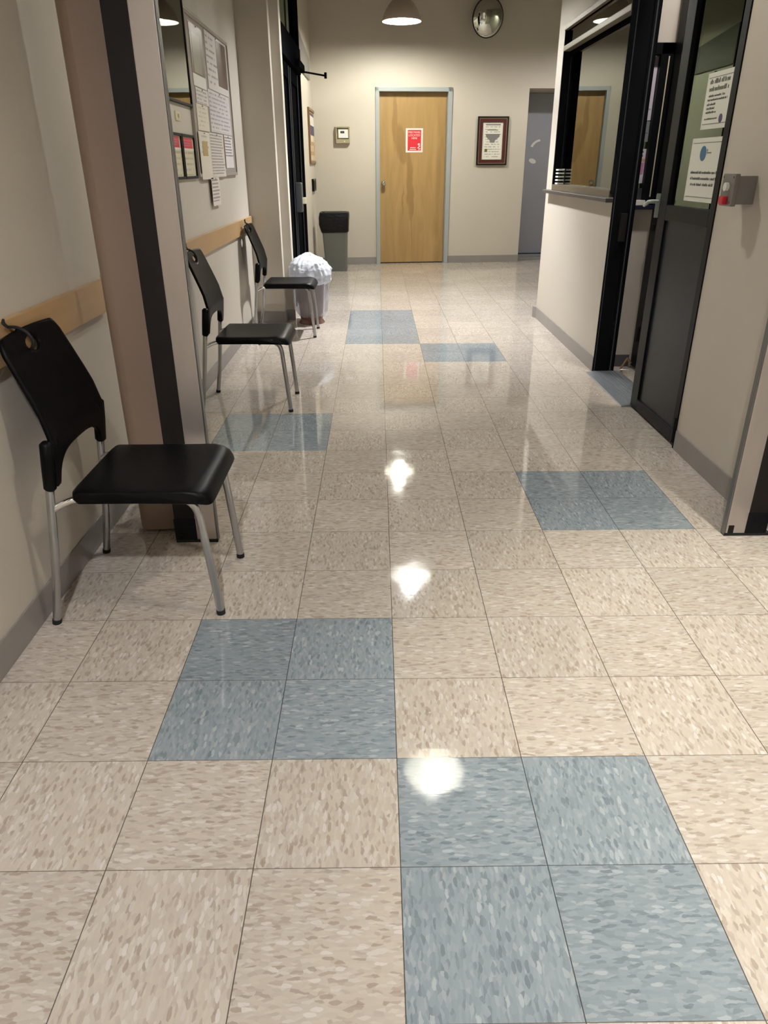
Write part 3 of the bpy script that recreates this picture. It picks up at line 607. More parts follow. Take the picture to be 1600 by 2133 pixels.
# ---------------------------------------------------------------- chairs
def smooth_prof(keys, z):
    for (z0, x0), (z1, x1) in zip(keys, keys[1:]):
        if z <= z1:
            t = (z-z0)/(z1-z0); return x0+(x1-x0)*t
    return keys[-1][1]
def make_chair(label, loc):
    t = thing('stacking_chair', label, 'chair', loc, 0, 'black stacking chairs along the left wall')
    # local +x is the front, origin at floor midway between the feet (world x = -0.81)
    # seat: lofted slices
    bm = newbm(); rings = []
    xr, xf, zt, zb, hw = -0.150, 0.272, 0.444, 0.400, 0.210
    ts = [-1, -0.985, -0.955, -0.91, -0.85, -0.7, -0.45, -0.2, 0, 0.2, 0.45, 0.7, 0.85, 0.91, 0.955, 0.985, 1]
    for tt in ts:
        e = max(0.0, 1-abs(tt)**14)**(1/2.2); s_ = 1-e
        a, b_ = xr+0.028*s_, xf-0.03*s_; top = zt-0.008*s_; bot = zb+0.006*s_
        dip = -0.007*(1-tt*tt)
        P = [(a+0.012, bot), (a, bot+0.014), (a+0.003, top-0.008), (a+0.014, top), (a+0.08, top+dip), ((a+b_)/2, top+dip), (b_-0.11, top+dip*0.6), (b_-0.06, top+0.001), (b_-0.032, top-0.005), (b_-0.013, top-0.018), (b_-0.003, top-0.036), (b_, bot-0.006), (b_-0.012, bot-0.004), ((a+b_)/2, bot)]
        rings.append([bm.verts.new((x, tt*hw, z)) for x, z in P])
    n = len(rings[0])
    for r0, r1 in zip(rings, rings[1:]):
        for k in range(n): bm.faces.new((r0[k], r0[(k+1) % n], r1[(k+1) % n], r1[k]))
    bm.faces.new(rings[0]); bm.faces.new(list(reversed(rings[-1])))
    obj('seat', bm, M['plastic'], t, smooth=True, angle=60)
    # backrest grid with a grip hole
    keys = [(0.455, -0.184), (0.50, -0.178), (0.59, -0.170), (0.67, -0.188), (0.72, -0.207), (0.79, -0.235), (0.84, -0.256), (0.885, -0.272)]
    NU, NV = 44, 44; g = []
    bm = newbm(); HC = (0.0, 0.838, 0.045, 0.021)
    def hwid(z): return 0.207-0.022*max(0, (z-0.60)/0.285) if z > 0.60 else 0.207
    for j in range(NV+1):
        row = []
        for i in range(NU+1):
            tt = -1+2*i/NU
            k_ = min(1, abs(tt)/0.86)
            zl = 0.462+0.084*math.sqrt(max(0, 1-k_**3.6)); zh = 0.885-0.035*max(0, (abs(tt)-0.86)/0.14)**2.2-0.006*tt*tt
            z = zl+(zh-zl)*(j/NV)
            y = tt*hwid(z)
            x = smooth_prof(keys, z)+0.010*tt*tt-0.006
            row.append(bm.verts.new((x, y, z)))
        g.append(row)
    dele = []
    for j in range(NV):
        for i in range(NU):
            q = (g[j][i], g[j][i+1], g[j+1][i+1], g[j+1][i])
            c = sum((v.co for v in q), Vector())/4
            if ((c.y-HC[0])/HC[2])**2+((c.z-HC[1])/HC[3])**2 < 1: continue
            bm.faces.new(q)
    for v in [v for v in bm.verts if v.is_boundary or not v.link_faces]:
        dy, dz = (v.co.y-HC[0])/HC[2], (v.co.z-HC[1])/HC[3]; rr = math.hypot(dy, dz)
        if 0 < rr < 1.6 and v.link_faces: v.co.y = HC[0]+dy/rr*HC[2]; v.co.z = HC[1]+dz/rr*HC[3]
    bmesh.ops.delete(bm, geom=[v for v in bm.verts if not v.link_faces], context='VERTS')
    o = obj('backrest', bm, M['plastic'], t, smooth=True)
    md = o.modifiers.new('thick', 'SOLIDIFY'); md.thickness = 0.013; md.offset = 0
    for s_ in (-1, 1):
        b = newbm()
        tube(b, [(-0.195, s_*0.215, 0.452), (-0.194, s_*0.215, 0.46), (-0.186, s_*0.2145, 0.53), (-0.179, s_*0.214, 0.595), (-0.178, s_*0.214, 0.604)], [0.012, 0.0185, 0.0195, 0.019, 0.010], n=18)
        obj('back_bracket', b, M['plastic'], t, smooth=True, angle=50)
        b = newbm(); tube(b, [(-0.255, s_*0.234, 0.014), (-0.225, s_*0.227, 0.20), (-0.198, s_*0.2165, 0.44), (-0.196, s_*0.2155, 0.455)], 0.0125, smooth_steps=4)
        lg = obj('leg', b, M['legtube'], t, smooth=True, angle=50)
        b = newbm(); tube(b, [(-0.2575, s_*0.2345, 0.0), (-0.255, s_*0.234, 0.015)], 0.0142); obj('foot_cap', b, M['rubber'], lg)
        b = newbm(); tube(b, [(0.255, s_*0.188, 0.014), (0.243, s_*0.189, 0.16), (0.230, s_*0.190, 0.30), (0.222, s_*0.190, 0.368), (0.205, s_*0.189, 0.398), (0.175, s_*0.186, 0.412)], 0.0125, smooth_steps=5)
        lg = obj('leg', b, M['legtube'], t, smooth=True, angle=50)
        b = newbm(); tube(b, [(0.2555, s_*0.188, 0.0), (0.255, s_*0.188, 0.015)], 0.0142); obj('foot_cap', b, M['rubber'], lg)
        b = newbm(); tube(b, [(0.176, s_*0.186, 0.414), (0.0, s_*0.186, 0.414), (-0.12, s_*0.188, 0.412), (-0.160, s_*0.200, 0.408), (-0.200, s_*0.215, 0.390)], 0.011, smooth_steps=5)
        obj('seat_rail', b, M['chrome'], t, smooth=True, angle=50)
    b = newbm(); tube(b, [(0.10, -0.19, 0.402), (0.10, 0.19, 0.402)], 0.009)
    obj('cross_bar', b, M['legtube'], t, smooth=True, angle=50)
    b = newbm()
    tube(b, [(-0.246, -0.03, 0.832), (-0.238, -0.035, 0.852), (-0.250, -0.04, 0.878), (-0.268, -0.05, 0.893), (-0.278, -0.075, 0.900), (-0.270, -0.10, 0.905), (-0.272, -0.115, 0.918), (-0.268, -0.117, 0.93)], [0.005, 0.005, 0.005, 0.005, 0.004, 0.004, 0.0055, 0.003], smooth_steps=4, n=8)
    tube(b, [(-0.246, -0.03, 0.832), (-0.258, -0.028, 0.825), (-0.272, -0.03, 0.84), (-0.280, -0.04, 0.87), (-0.268, -0.05, 0.893)], 0.004, smooth_steps=4, n=8)
    obj('tie_cord', b, M['rubber'], t, smooth=True)['label'] = 'black cord knotted through the grip hole'
    return t
def dup(root, label, loc):
    r = root.copy(); C.objects.link(r); r.location = loc; r['label'] = label
    for ch in list(root.children):
        c = ch.copy(); C.objects.link(c); c.parent = r
        for g_ in ch.children:
            d_ = g_.copy(); C.objects.link(d_); d_.parent = c
    return r
c0 = make_chair('black plastic stacking chair nearest the viewer, in front of the steel post', (-0.81, 1.138, 0))
dup(c0, 'black plastic stacking chair between the steel post and the far chair', (-0.81, 3.275, 0))
dup(c0, 'black plastic stacking chair farthest away, beside the white bagged bin', (-0.825, 5.325, 0))

# ---------------------------------------------------------------- bins
t = thing('rubbish_bin', 'small brown bin inside a bulging white plastic bag by the far chair', 'bin', (-0.648, 5.80, 0))
bm = newbm(); lathe(bm, [(0.0001, 0.002), (0.118, 0.0), (0.120, 0.006), (0.100, 0.035), (0.104, 0.06), (0.125, 0.36), (0.130, 0.37), (0.12, 0.36), (0.10, 0.06), (0.0001, 0.05)], n=40)
obj('can', bm, M['brown'], t, smooth=True, angle=40)
from mathutils import noise as mnoise
def bag(prof, amp, n=72, m=46, sharp=9.0, sx=1, sy=1):
    bm = newbm(); rings = []
    Z = [p[0] for p in prof]
    for j in range(m+1):
        z = Z[0]+(Z[-1]-Z[0])*j/m; r = smooth_prof(prof, z); ring = []
        for k in range(n):
            a = 2*PI*k/n
            q = Vector((math.cos(a)*1.3, math.sin(a)*1.3, z*sharp*0.35))
            f = abs(mnoise.noise(q*2.1))*1.3+0.5*abs(mnoise.noise(q*5.3+Vector((3, 1, 2))))-0.35
            rr = max(0.003, r-amp*f*min(1, r/0.1))
            ring.append(bm.verts.new((sx*rr*math.cos(a), sy*rr*math.sin(a), z+0.012*mnoise.noise(q*1.7)*(j/m))))
        rings.append(ring)
    for r0, r1 in zip(rings, rings[1:]):
        for k in range(n): bm.faces.new((r0[k], r0[(k+1) % n], r1[(k+1) % n], r1[k]))
    return bm, rings
def film(name, col, alpha, rough=0.3):
    m = bpy.data.materials.new(name); m.use_nodes = True; nt = m.node_tree; b = nt.nodes['Principled BSDF']; N = nt.nodes.new; L = nt.links.new
    b.inputs['Base Color'].default_value = (*col, 1); b.inputs['Roughness'].default_value = rough
    out = nt.nodes['Material Output']; tl = N('ShaderNodeBsdfTranslucent'); tl.inputs[0].default_value = (*col, 1)
    m1 = N('ShaderNodeMixShader'); m1.inputs[0].default_value = 0.3; L(b.outputs[0], m1.inputs[1]); L(tl.outputs[0], m1.inputs[2])
    tr = N('ShaderNodeBsdfTransparent'); tr.inputs[0].default_value = (0.95, 0.95, 1, 1); m2 = N('ShaderNodeMixShader'); m2.inputs[0].default_value = alpha
    L(tr.outputs[0], m2.inputs[1]); L(m1.outputs[0], m2.inputs[2]); L(m2.outputs[0], out.inputs[0]); return m
bm, rg = bag([(0.345, 0.140), (0.355, 0.160), (0.38, 0.178), (0.43, 0.190), (0.48, 0.186), (0.53, 0.160), (0.565, 0.115), (0.59, 0.060), (0.612, 0.02)], 0.034, n=110, m=60, sharp=11)
bm.faces.new(rg[-1])
for v in bm.verts: v.co += Vector((v.co.x, v.co.y, 0.05)).normalized()*0.008*abs(mnoise.noise(v.co*38))*1.2; v.co.x += 0.012*math.sin(v.co.z*19)
obj('bag_top', bm, film('white_bag_film', (0.70, 0.72, 0.77), 0.93), t, smooth=True)['label'] = 'opaque white bulge of bag above the rim'
bm, rg = bag([(0.060, 0.105), (0.10, 0.138), (0.20, 0.156), (0.30, 0.156), (0.365, 0.150)], 0.034, n=110, m=60, sharp=3)
obj('bag_side', bm, film('thin_bag_film', (0.70, 0.72, 0.77), 0.36), t, smooth=True)['label'] = 'half see-through lower bag'
bm = newbm(); lathe(bm, [(0.0001, 0.30), (0.06, 0.295), (0.10, 0.27), (0.105, 0.10), (0.0001, 0.06)], n=24)
for v in bm.verts: v.co += Vector((0.012, 0.012, 0.02))*mnoise.noise(v.co*30)
obj('rubbish', bm, M['rag'], t)
t = thing('tall_bin', 'tall grey slim bin with a black bag folded over its rim', 'bin', (-0.61, 9.52, 0))
def rrect(w_, d_, r=0.03, n=4):
    pts = []
    for (sx, sy, a0) in [(1, 1, 0), (-1, 1, PI/2), (-1, -1, PI), (1, -1, 1.5*PI)]:
        for k in range(n+1):
            a = a0+PI/2*k/n; pts.append((sx*(w_/2-r)+r*math.cos(a), sy*(d_/2-r)+r*math.sin(a)))
    return pts
def rloft(levels, r=0.03):
    bm = newbm(); rings = [[bm.verts.new((x+cx, y, z)) for x, y in rrect(w_, d_, r)] for (z, w_, d_, cx) in levels]
    n = len(rings[0])
    for a, b in zip(rings, rings[1:]):
        for k in range(n): bm.faces.new((a[k], a[(k+1) % n], b[(k+1) % n], b[k]))
    return bm, rings
bm, rg = rloft([(0.0, 0.285, 0.26, 0.012), (0.02, 0.29, 0.265, 0.012), (0.72, 0.355, 0.31, 0.0), (0.745, 0.365, 0.32, 0.0), (0.745, 0.345, 0.30, 0), (0.05, 0.27, 0.25, 0.012)])
bm.faces.new(rg[0]); bm.faces.new(rg[-1]); obj('can', bm, M['bingrey'], t, smooth=True, angle=40)
bm, rg = rloft([(0.50, 0.348, 0.325, 0.008), (0.53, 0.375, 0.345, 0), (0.60, 0.40, 0.36, -0.008), (0.68, 0.405, 0.36, -0.006), (0.735, 0.395, 0.35, 0), (0.755, 0.38, 0.34, 0), (0.745, 0.35, 0.31, 0), (0.5, 0.31, 0.27, 0)], 0.05)
for v in bm.verts:
    k = mnoise.noise(v.co*16); v.co.x += 0.008*k; v.co.z += 0.012*mnoise.noise(v.co*9+Vector((5, 0, 0)))
bmesh.ops.subdivide_edges(bm, edges=bm.edges[:], cuts=1, use_grid_fill=True)
for v in bm.verts: v.co += Vector((0.004, 0.004, 0))*mnoise.noise(v.co*40)
obj('bin_bag', bm, M['binbag'], t, smooth=True)

# ---------------------------------------------------------------- left wall pictures and notices
p = thing('light_switch', 'small cream wall switch above the pair of red headed frames', 'switch', (XM, 3.58, 1.566), RL)
obj('plate', B(-0.05, 0.05, -0.006, 0, -0.024, 0.024, bev=0.002), M['cream'], p)
obj('toggle', B(-0.008, 0.008, -0.014, -0.0061, -0.008, 0.01, bev=0.002), M['cream'], p)
p = thing('framed_picture', 'large black framed picture with shiny glass at the top left', 'picture', (XM, 3.63, 2.02), RL)
obj('frame', framebm(0.60, 0.78, 0.014, -0.018, 0), M['blackmatte'], p)
obj('print', B(-0.286, 0.286, -0.008, 0, -0.376, 0.376), mat('sage_print', srgb(212, 214, 190), 0.7, noise=(5, 0.18)), p)
obj('pane', B(-0.286, 0.286, -0.0125, -0.011, -0.376, 0.376), M['glass_pic'], p)
for k, (yc, w_, lab) in enumerate([(3.43, 0.285, 'left one of two small black frames with red headed notices'), (3.737, 0.305, 'right one of two small black frames with red headed notices')]):
    p = thing('framed_notice', lab, 'framed notice', (XM, yc, 1.362), RL, 'pair of framed notices')
    obj('frame', framebm(w_, 0.235, 0.014, -0.016, 0), M['blackmatte'], p)
    sh = obj('sheet', B(-w_/2+0.014, w_/2-0.014, -0.006, 0, -0.104, 0.104), print_mat('notice_print_%d' % k, (205, 198, 172), (176, 166, 138), 7, 0.5, 0.1, 0.95, 0.03, 0.75, 9, 0.4), p)
    obj('red_heading', B(-w_/2+0.018, w_/2-0.045, -0.0075, -0.0061, 0.045, 0.098), M['red'], sh)
    b = newbm()
    for q_ in range(3): box(b, -w_/2+0.04, w_/2-0.07-0.02*q_, -0.0085, -0.0076, 0.082-q_*0.013, 0.086-q_*0.013)
    obj('heading_text', b, M['pink'], sh)
    obj('white_edge', B(-w_/2+0.016, w_/2-0.016, -0.0072, -0.0061, 0.034, 0.044), M['tapewhite'], sh)

brd = thing('bulletin_board', 'grey bulletin board crowded with pinned papers between two chairs', 'notice board', (XM+0.001, 4.60, 1.68), RL)
obj('panel', B(-0.655, 0.655, -0.010, 0, -0.41, 0.43), M['boardgrey'], brd)
bm = newbm()
for a in [(-0.672, -0.655, -0.43, 0.45), (0.655, 0.672, -0.43, 0.45), (-0.655, 0.655, 0.43, 0.45), (-0.655, 0.655, -0.43, -0.41)]: box(bm, a[0], a[1], -0.018, 0, a[2], a[3], bev=0.003)
obj('trim', bm, M['boardgrey'], brd)
def sheet(y0, y1, z0, z1, label, m, cat='notice', off=0.0128, extras=(), tilt=0):
    t = thing('notice_paper', label, cat, (XM+off, (y0+y1)/2, (z0+z1)/2), RL, 'papers pinned on the bulletin board')
    w_, h_ = y1-y0, z1-z0
    o = obj('sheet', B(-w_/2, w_/2, -0.0012, 0, -h_/2, h_/2), m, t)
    for ie, (nm, a0, a1, c0_, c1_, mm, lab) in enumerate(extras):
        e_ = obj(nm, B(-w_/2+a0*w_, -w_/2+a1*w_, -0.0022-ie*0.001, -0.0013-ie*0.001, -h_/2+c0_*h_, -h_/2+c1_*h_), mm, t)
        if lab: e_['label'] = lab
    b = newbm(); tube(b, [(0, -0.0013, h_/2-0.008), (0, -0.008, h_/2-0.008)], 0.004, n=10); obj('pin', b, M['aluminium'], t)
    return t
W = (205, 198, 190)
sheet(4.035, 4.40, 1.755, 2.085, 'olive photo poster with dark borders at the top left of the board', M['tapewhite'], extras=[('photo', 0.0, 0.98, 0.2, 0.99, M['posterdark'], 'dark brown border'), ('picture', 0.12, 0.72, 0.22, 0.85, M['postergreen'], 'olive photograph')])
sheet(4.475, 5.20, 1.775, 2.105, 'wide white poster with a dark brown picture at the top right of the board', print_mat('np2', W, (140, 135, 130), 9, 0.5, 0.02, 0.5, 0.05, 0.95, 12, 0.35), extras=[('picture', 0.49, 0.97, 0.13, 0.96, M['posterdark'], 'dark brown picture')])
sheet(4.06, 4.42, 1.665, 1.75, 'short white strip under the olive photo poster', print_mat('np3', W, (150, 145, 140), 4, 0.5, 0.02, 0.95, 0.05, 0.95, 12, 0.45))
sheet(4.43, 5.18, 1.52, 1.77, 'wide lilac white sheet with blocks of text in the middle of the board', print_mat('np4', (198, 192, 190), (150, 146, 146), 10, 0.52, 0.02, 0.98, 0.03, 0.97, 14, 0.4), off=0.0125)
sheet(4.035, 4.37, 1.515, 1.662, 'cream sheet at the left edge of the board, middle row', print_mat('np5', (210, 202, 180), (180, 172, 155), 6, 0.45, 0.1, 0.9, 0.05, 0.95, 9, 0.35))
sheet(3.99, 4.31, 1.235, 1.508, 'cream sheet with a tan square at the lower left of the board', print_mat('np6', (210, 202, 185), (176, 168, 150), 9, 0.5, 0.15, 0.95, 0.55, 0.97, 9, 0.35), off=0.0185, extras=[('print', 0.25, 0.72, 0.5, 0.80, M['tan'], 'tan square')])
sheet(4.315, 4.78, 1.245, 1.512, 'white sheet dense with text at the lower middle of the board', print_mat('np7', (204, 196, 186), (150, 142, 136), 15, 0.62, 0.02, 0.98, 0.03, 0.97, 14, 0.5), off=0.0185)
sheet(4.83, 5.17, 1.30, 1.514, 'white text sheet with a shadow painted down its left edge at the lower right of the board', print_mat('np8', (214, 208, 206), (130, 126, 126), 11, 0.6, 0.1, 0.98, 0.35, 0.97, 12, 0.5), off=0.0125, extras=[('edge', 0.0, 0.07, 0.0, 1.0, M['oak'], 'shadow strip painted brown')])  # oak coloured strip paints the shadow at the sheet's left
sheet(4.24, 4.50, 1.07, 1.243, 'narrow text sheet hanging below the bottom edge of the board', print_mat('np9', (214, 204, 194), (150, 140, 136), 8, 0.7, 0.05, 0.95, 0.15, 0.97, 14, 0.55), off=0.0185)
sheet(4.02, 4.40, 2.15, 2.33, 'pale cloth patterned sheet above the bulletin board', mat('pale_poster', srgb(186, 182, 172), 0.6, noise=(9, 0.12)), off=0.0005)

# ---------------------------------------------------------------- right wall: reception window
t = thing('window_1', 'black framed reception window reflecting the birch door', 'window', (XR, 4.87, 1.10), RR, kind='structure')
# local x = -(y-4.87); local +y into the wall
def yl(y): return 4.87-y
bm = newbm()
box(bm, yl(5.778), yl(5.76), 0.002, 0.135, 0.04, 1.197); box(bm, yl(4.06), yl(3.965), 0.0, 0.12, 0.04, 1.197, bev=0.003)
box(bm, yl(5.76), yl(4.06), 0.06, 0.12, 1.01, 1.05, bev=0.003); box(bm, yl(5.76), yl(4.06), 0.02, 0.12, 1.172, 1.198)
box(bm, yl(5.76), yl(5.735), 0.06, 0.10, 0.06, 1.01, bev=0.003)
obj('window_frame', bm, M['doorblack'], t)
bm = newbm(); box(bm, yl(5.77), yl(4.06), -0.004, 0.05, 1.028, 1.064, bev=0.004)
obj('transom_bar', bm, M['sill'], t)['label'] = 'grey brown transom bar'
obj('head_bar', B(yl(5.775), yl(3.97), -0.008, 0.02, 1.170, 1.204, bev=0.003), M['sill'], t)['label'] = 'grey brown head bar'
obj('window_sill', B(yl(5.76), yl(4.06), -0.004, 0.12, 0.019, 0.06, bev=0.003), M['sill'], t)
obj('pane', B(yl(5.735), yl(4.06), 0.075, 0.079, 0.06, 1.01), M['glass_office'], t)
obj('transom_pane', B(yl(5.76), yl(4.06), 0.030, 0.034, 1.05, 1.172), M['glass_office'], t)
obj('ledge', B(yl(5.88), yl(3.95), -0.055, 0.0, -0.008, 0.018, bev=0.006, seg=3), M['ledge'], t)['label'] = 'dark laminate ledge'
bm = newbm()
for k in range(42): box(bm, yl(5.72), yl(4.10), 0.108, 0.112, 0.085+k*0.022, 0.085+k*0.022+0.017)
b2 = obj('window_blind', bm, mat('blind_slats', srgb(205, 196, 164), 0.7), t); b2['label'] = 'thin horizontal blind slats'
t = thing('letter_tray', 'stack of white trays standing inside the reception window corner', 'tray', (1.512, 5.70, 1.161))
for k in range(5):
    obj('tray', B(-0.025, 0.028, -0.045, 0.045, 0.001+k*0.026, 0.013+k*0.026, bev=0.002), M['white'], t)
bm = newbm(); box(bm, 0.0285, 0.031, -0.045, 0.045, 0.0, 0.12); obj('rack', bm, M['charcoal'], t)

# open doorway: jamb, header, far interior
d = thing('door_4', 'tall dark door panel with tinted glass above a black lower panel', 'door', (XR, 3.14, 0), RR, kind='structure')
# local x 0 at y=3.14 growing toward the viewer (y=2.43 -> x=0.71)
bm = newbm()
box(bm, 0.0, 0.105, 0.0, 0.045, 0.015, 2.45, bev=0.004); box(bm, 0.64, 0.70, 0.0, 0.045, 0.015, 2.45, bev=0.004)
box(bm, 0.105, 0.64, 0.0, 0.045, 0.015, 0.075, bev=0.004); box(bm, 0.105, 0.64, 0.0, 0.045, 1.045, 1.12, bev=0.004); box(bm, 0.105, 0.64, 0.0, 0.045, 2.37, 2.45, bev=0.004)
lf = obj('door_leaf', bm, M['blackmetal'], d)
obj('lower_panel', B(0.105, 0.64, 0.012, 0.032, 0.075, 1.045), M['panel'], lf)
obj('pane', B(0.105, 0.64, 0.020, 0.026, 1.12, 2.37), M['glass_door'], lf)
bm = newbm(); box(bm, -0.020, -0.001, 0.008, 0.045, 0.015, 2.45, bev=0.003); 
obj('edge_bar', bm, M['aluminium'], lf)['label'] = 'pale aluminium edge strip'
bm = newbm(); box(bm, -0.03, -0.0225, -0.012, 0.04, 1.05, 1.17, bev=0.006); tube(bm, [(-0.025, 0.0, 1.13), (-0.03, -0.045, 1.13), (-0.055, -0.05, 1.12), (-0.10, -0.045, 1.11)], 0.010, smooth_steps=4); 
obj('lever_handle', bm, M['aluminium'], lf, smooth=True, angle=40)
bm = newbm(); tube(bm, [(0.700, -0.008, 0.03), (0.700, -0.008, 0.16)], 0.009); obj('hinge', bm, M['blackmetal'], d)
bm = newbm(); box(bm, 0.7, 0.708, -0.006, 0.10, 0.0, 2.6); box(bm, -0.82, 0.708, -0.006, 0.10, 2.47, 2.6)
obj('door_frame', bm, M['blackmetal'], d)
bm = newbm(); box(bm, -0.82, -0.806, -0.006, 0.14, 0.0, 2.6); box(bm, -0.808, -0.79, 0.095, 0.125, 0.0, 2.6, bev=0.002)
o = obj('far_jamb', bm, M['doorblack'], d)
bm = newbm(); box(bm, -0.808, -0.804, 0.0, 0.006, 0.0, 2.6); box(bm, -0.80, -0.786, 0.105, 0.112, 0.0, 2.6)
obj('jamb_bead', bm, M['charcoal'], d)
obj('strike_box', B(-0.803, -0.775, 0.05, 0.09, 0.86, 1.03, bev=0.004), M['blackmatte'], d)

t = thing('threshold_plate', 'ribbed grey metal threshold plate in the open doorway on the right', 'threshold', (XR, 3.53, 0))
bm = newbm(); prism(bm, [(-0.055, 0.001), (-0.05, 0.006), (-0.01, 0.012), (0.17, 0.012), (0.19, 0.001)], -0.395, 0.40)
obj('plate', bm, M['rampmetal'], t)
bm = newbm()
for k in range(7): box(bm, 0.0+k*0.022, 0.010+k*0.022, -0.39, 0.39, 0.0121, 0.016, bev=0.0015)
obj('ribs', bm, M['rampmetal'], t)['label'] = 'row of raised grip ribs'
t = thing('door_stop', 'small brass and chrome kick down door stop on the threshold', 'door stop', (1.655, 3.93, 0.0125))
bm = newbm(); tube(bm, [(-0.005, 0, 0.012), (0.04, 0.01, 0.085)], 0.008); tube(bm, [(0.04, 0.01, 0.085), (0.065, 0.005, 0.05)], 0.009); obj('arm', bm, M['brass'], t)
bm = newbm(); tube(bm, [(-0.01, -0.02, 0.009), (0.045, -0.03, 0.009)], 0.009); obj('foot', bm, M['chrome'], t)
t = thing('inner_door', 'edge of the open inner door standing in the doorway gap', 'door', (1.765, 4.02, 0))
obj('leaf_edge', B(0, 0.045, -0.7, 0.05, 0.02, 2.45, bev=0.003), M['blackmetal'], t)
bm = newbm(); box(bm, -0.012, -0.0005, -0.03, 0.0, 0.92, 0.96, bev=0.003); box(bm, -0.012, -0.0005, -0.03, 0.0, 0.20, 0.30, bev=0.003)
obj('latch', bm, M['blackmatte'], t)
# inner hatch seen through the gap
t = thing('window_2', 'narrow inner hatch window with papers taped inside the doorway gap', 'window', (1.61, 4.10, 1.07), 0, kind='structure')
bm = newbm()
for a in [(0.0, 0.02, 0, 0.90), (0.08, 0.165, 0, 0.90), (0.02, 0.69, 0.84, 0.90), (0.64, 0.69, 0, 0.84), (0.165, 0.64, 0, 0.03)]: box(bm, a[0], a[1], -0.02, 0.06, a[2], a[3], bev=0.002)
obj('window_frame', bm, M['blackmetal'], t)
obj('bead', B(0.125, 0.132, -0.0225, -0.0201, 0.05, 0.83), M['cream'], t)
obj('pane', B(0.02, 0.08, 0.02, 0.024, 0, 0.84), M['glass_door'], t)
obj('counter', B(0.0, 0.69, -0.05, 0.06, -0.025, 0.0, bev=0.004), M['navy'], t)
def ipaper(name, label, x0, x1, z0, z1, m, cat='paper', lines=None):
    o = thing(name, label, cat, ((x0+x1)/2, 4.118, (z0+z1)/2), 0, 'papers in the inner hatch')
    obj('sheet', B(-(x1-x0)/2, (x1-x0)/2, -0.001, 0, -(z1-z0)/2, (z1-z0)/2), m, o); return o
ipaper('taped_paper', 'long white paper strip taped at the top of the inner hatch', 1.633, 1.688, 1.56, 1.90, print_mat('ip1', (198, 190, 198), (150, 145, 150), 12, 0.4, 0.1, 0.9, 0.05, 0.3, 4, 0.3))
ipaper('taped_paper', 'grey paper in the middle of the inner hatch', 1.633, 1.688, 1.44, 1.555, print_mat('ip2', (120, 122, 124), (90, 90, 95), 5, 0.4, 0.1, 0.9, 0.2, 0.6, 4, 0.3))
o = ipaper('taped_paper', 'white paper with a pink square low in the inner hatch', 1.633, 1.692, 1.20, 1.40, print_mat('ip3', (198, 190, 198), (60, 60, 66), 9, 0.6, 0.1, 0.8, 0.75, 0.97, 3, 0.4))
obj('pink_label', B(-0.015, 0.02, -0.0025, -0.0011, -0.045, 0.02), M['pink'], o); obj('orange_stripe', B(-0.02, 0.025, -0.0025, -0.0011, 0.03, 0.042), M['orange'], o)
t = thing('paper_pile', 'white papers lying on the navy counter of the inner hatch', 'paper', (1.655, 4.078, 1.0705))
obj('stack', B(-0.03, 0.05, -0.025, 0.02, 0, 0.03, bev=0.002), M['tapewhite'], t); obj('holder', B(-0.032, 0.054, 0.0205, 0.03, 0, 0.10, bev=0.002), M['charcoal'], t)

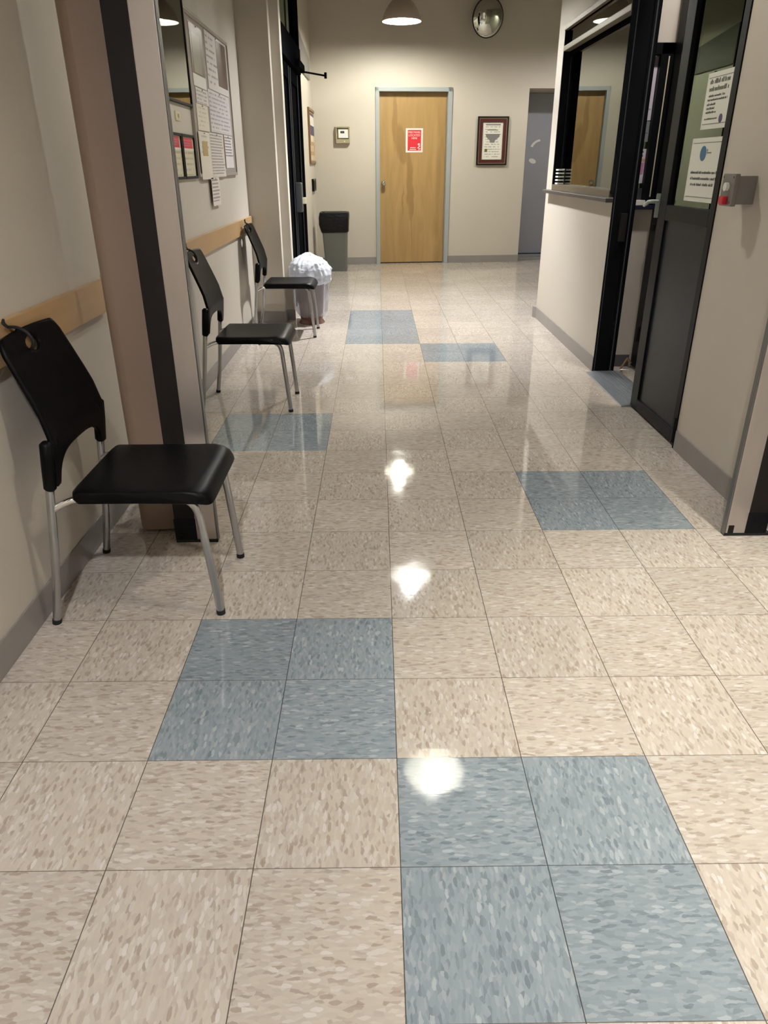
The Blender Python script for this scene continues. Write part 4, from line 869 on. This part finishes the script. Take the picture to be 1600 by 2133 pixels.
# papers on the dark door's glass
def dsheet(y0, y1, z0, z1, label, lines, dot, m):
    t = thing('door_notice', label, 'notice', (XR-0.002+0.02, (y0+y1)/2, (z0+z1)/2), RR, 'notices on the dark door glass')
    w_, h_ = y1-y0, z1-z0
    obj('sheet', B(-w_/2, w_/2, -0.001, 0, -h_/2, h_/2), m, t)
    obj('rule_line', B(-w_/2+0.015, w_/2-0.015, -0.0018, -0.0011, h_/2-0.022, h_/2-0.019), M['ink'], t)
    obj('rule_line', B(-w_/2+0.015, w_/2-0.015, -0.0018, -0.0011, -h_/2+0.019, -h_/2+0.022), M['ink'], t)
    b = newbm(); random.seed(len(lines)*3+1)
    for (x0, x1, zc, hh) in lines:
        x = -w_/2+x0*w_
        while x < -w_/2+x1*w_:
            ww = hh*random.uniform(0.35, 0.75); hz = hh*random.choice((0.7, 0.7, 1.0)); 
            cz = -h_/2+zc*h_
            box(b, x, x+ww*0.7, -0.0018, -0.0011, cz-hh*0.35, cz-hh*0.35+hz)
            x += ww*(1.0 if random.random() > 0.16 else 1.7)
    obj('writing', b, M['noticeink'], t)
    cx, cz, rx, rz, mm = dot
    b = newbm(); prism(b, [(-w_/2+cx*w_+rx*math.cos(a*PI/12), -h_/2+cz*h_+rz*math.sin(a*PI/12)) for a in range(24)], -0.0022, -0.0011)
    e_ = obj('logo', b, mm, t)
    if mm is M['blueink']:
        b = newbm(); prism(b, [(-w_/2+cx*w_+rx*1.15, -h_/2+cz*h_+rz*0.6), (-w_/2+cx*w_+rx*1.5, -h_/2+cz*h_+rz*0.45), (-w_/2+cx*w_+rx*1.2, -h_/2+cz*h_-rz*0.1)], -0.0022, -0.0011); box(b, -w_/2+cx*w_+rx*1.4, -w_/2+cx*w_+rx*2.6, -0.0022, -0.0011, -h_/2+cz*h_, -h_/2+cz*h_+0.005)
        obj('logo_mark', b, M['ink'], t)
PW = mat('door_paper', srgb(212, 212, 200), 0.6)
dsheet(2.522, 2.80, 1.455, 1.682, 'upper white notice with two bold lines on the dark door glass', [(0.12, 0.88, 0.83, 0.019), (0.12, 0.82, 0.70, 0.019), (0.14, 0.75, 0.585, 0.009), (0.12, 0.85, 0.515, 0.009), (0.12, 0.45, 0.435, 0.009), (0.12, 0.42, 0.365, 0.009), (0.12, 0.52, 0.295, 0.009), (0.1, 0.6, 0.18, 0.007)], (0.74, 0.17, 0.018, 0.018, M['purpleink']), PW)
dsheet(2.522, 2.865, 1.148, 1.42, 'lower white notice with a blue oval logo on the dark door glass', [(0.1, 0.97, 0.46, 0.0119), (0.12, 0.97, 0.365, 0.0119), (0.15, 0.9, 0.27, 0.0119)], (0.43, 0.76, 0.034, 0.032, M['blueink']), PW)

# emergency release box
t = thing('release_box', 'grey metal switch box with a red button on the right wall', 'switch box', (XR, 2.15, 1.215), RR)
obj('back_box', B(-0.05, 0.05, -0.072, 0, -0.052, 0.052, bev=0.003), M['pullgrey'], t)
cv = obj('cover', B(-0.058, 0.056, -0.092, -0.0725, -0.06, 0.06, bev=0.006), M['pullgrey'], t)
bm = newbm(); tube(bm, [(0, -0.0925, 0.012), (0, -0.105, 0.012)], 0.016, n=20); obj('lens', bm, M['white'], t, smooth=True, angle=40)
bm = newbm(); box(bm, -0.026, 0.018, -0.112, -0.0925, -0.054, -0.022, bev=0.008); obj('red_button', bm, M['redbutton'], t)
for x in (-0.045, 0.043):
    for z in (-0.045, 0.047): obj('screw', B(x-0.003, x+0.003, -0.094, -0.0921, z-0.003, z+0.003), M['chrome'], t)
# dark looped tube in the gap between column and wall
t = tag(obj('dark_loop', tube(newbm(), [(-1.09, 1.80, 0.13), (-1.03, 1.79, 0.16), (-1.00, 1.80, 0.13), (-1.01, 1.82, 0.10), (-1.06, 1.80, 0.10)], 0.02, smooth_steps=5, n=10), M['rubber'], smooth=True), 'dark looped tube low between the tan column and the wall', 'cable')
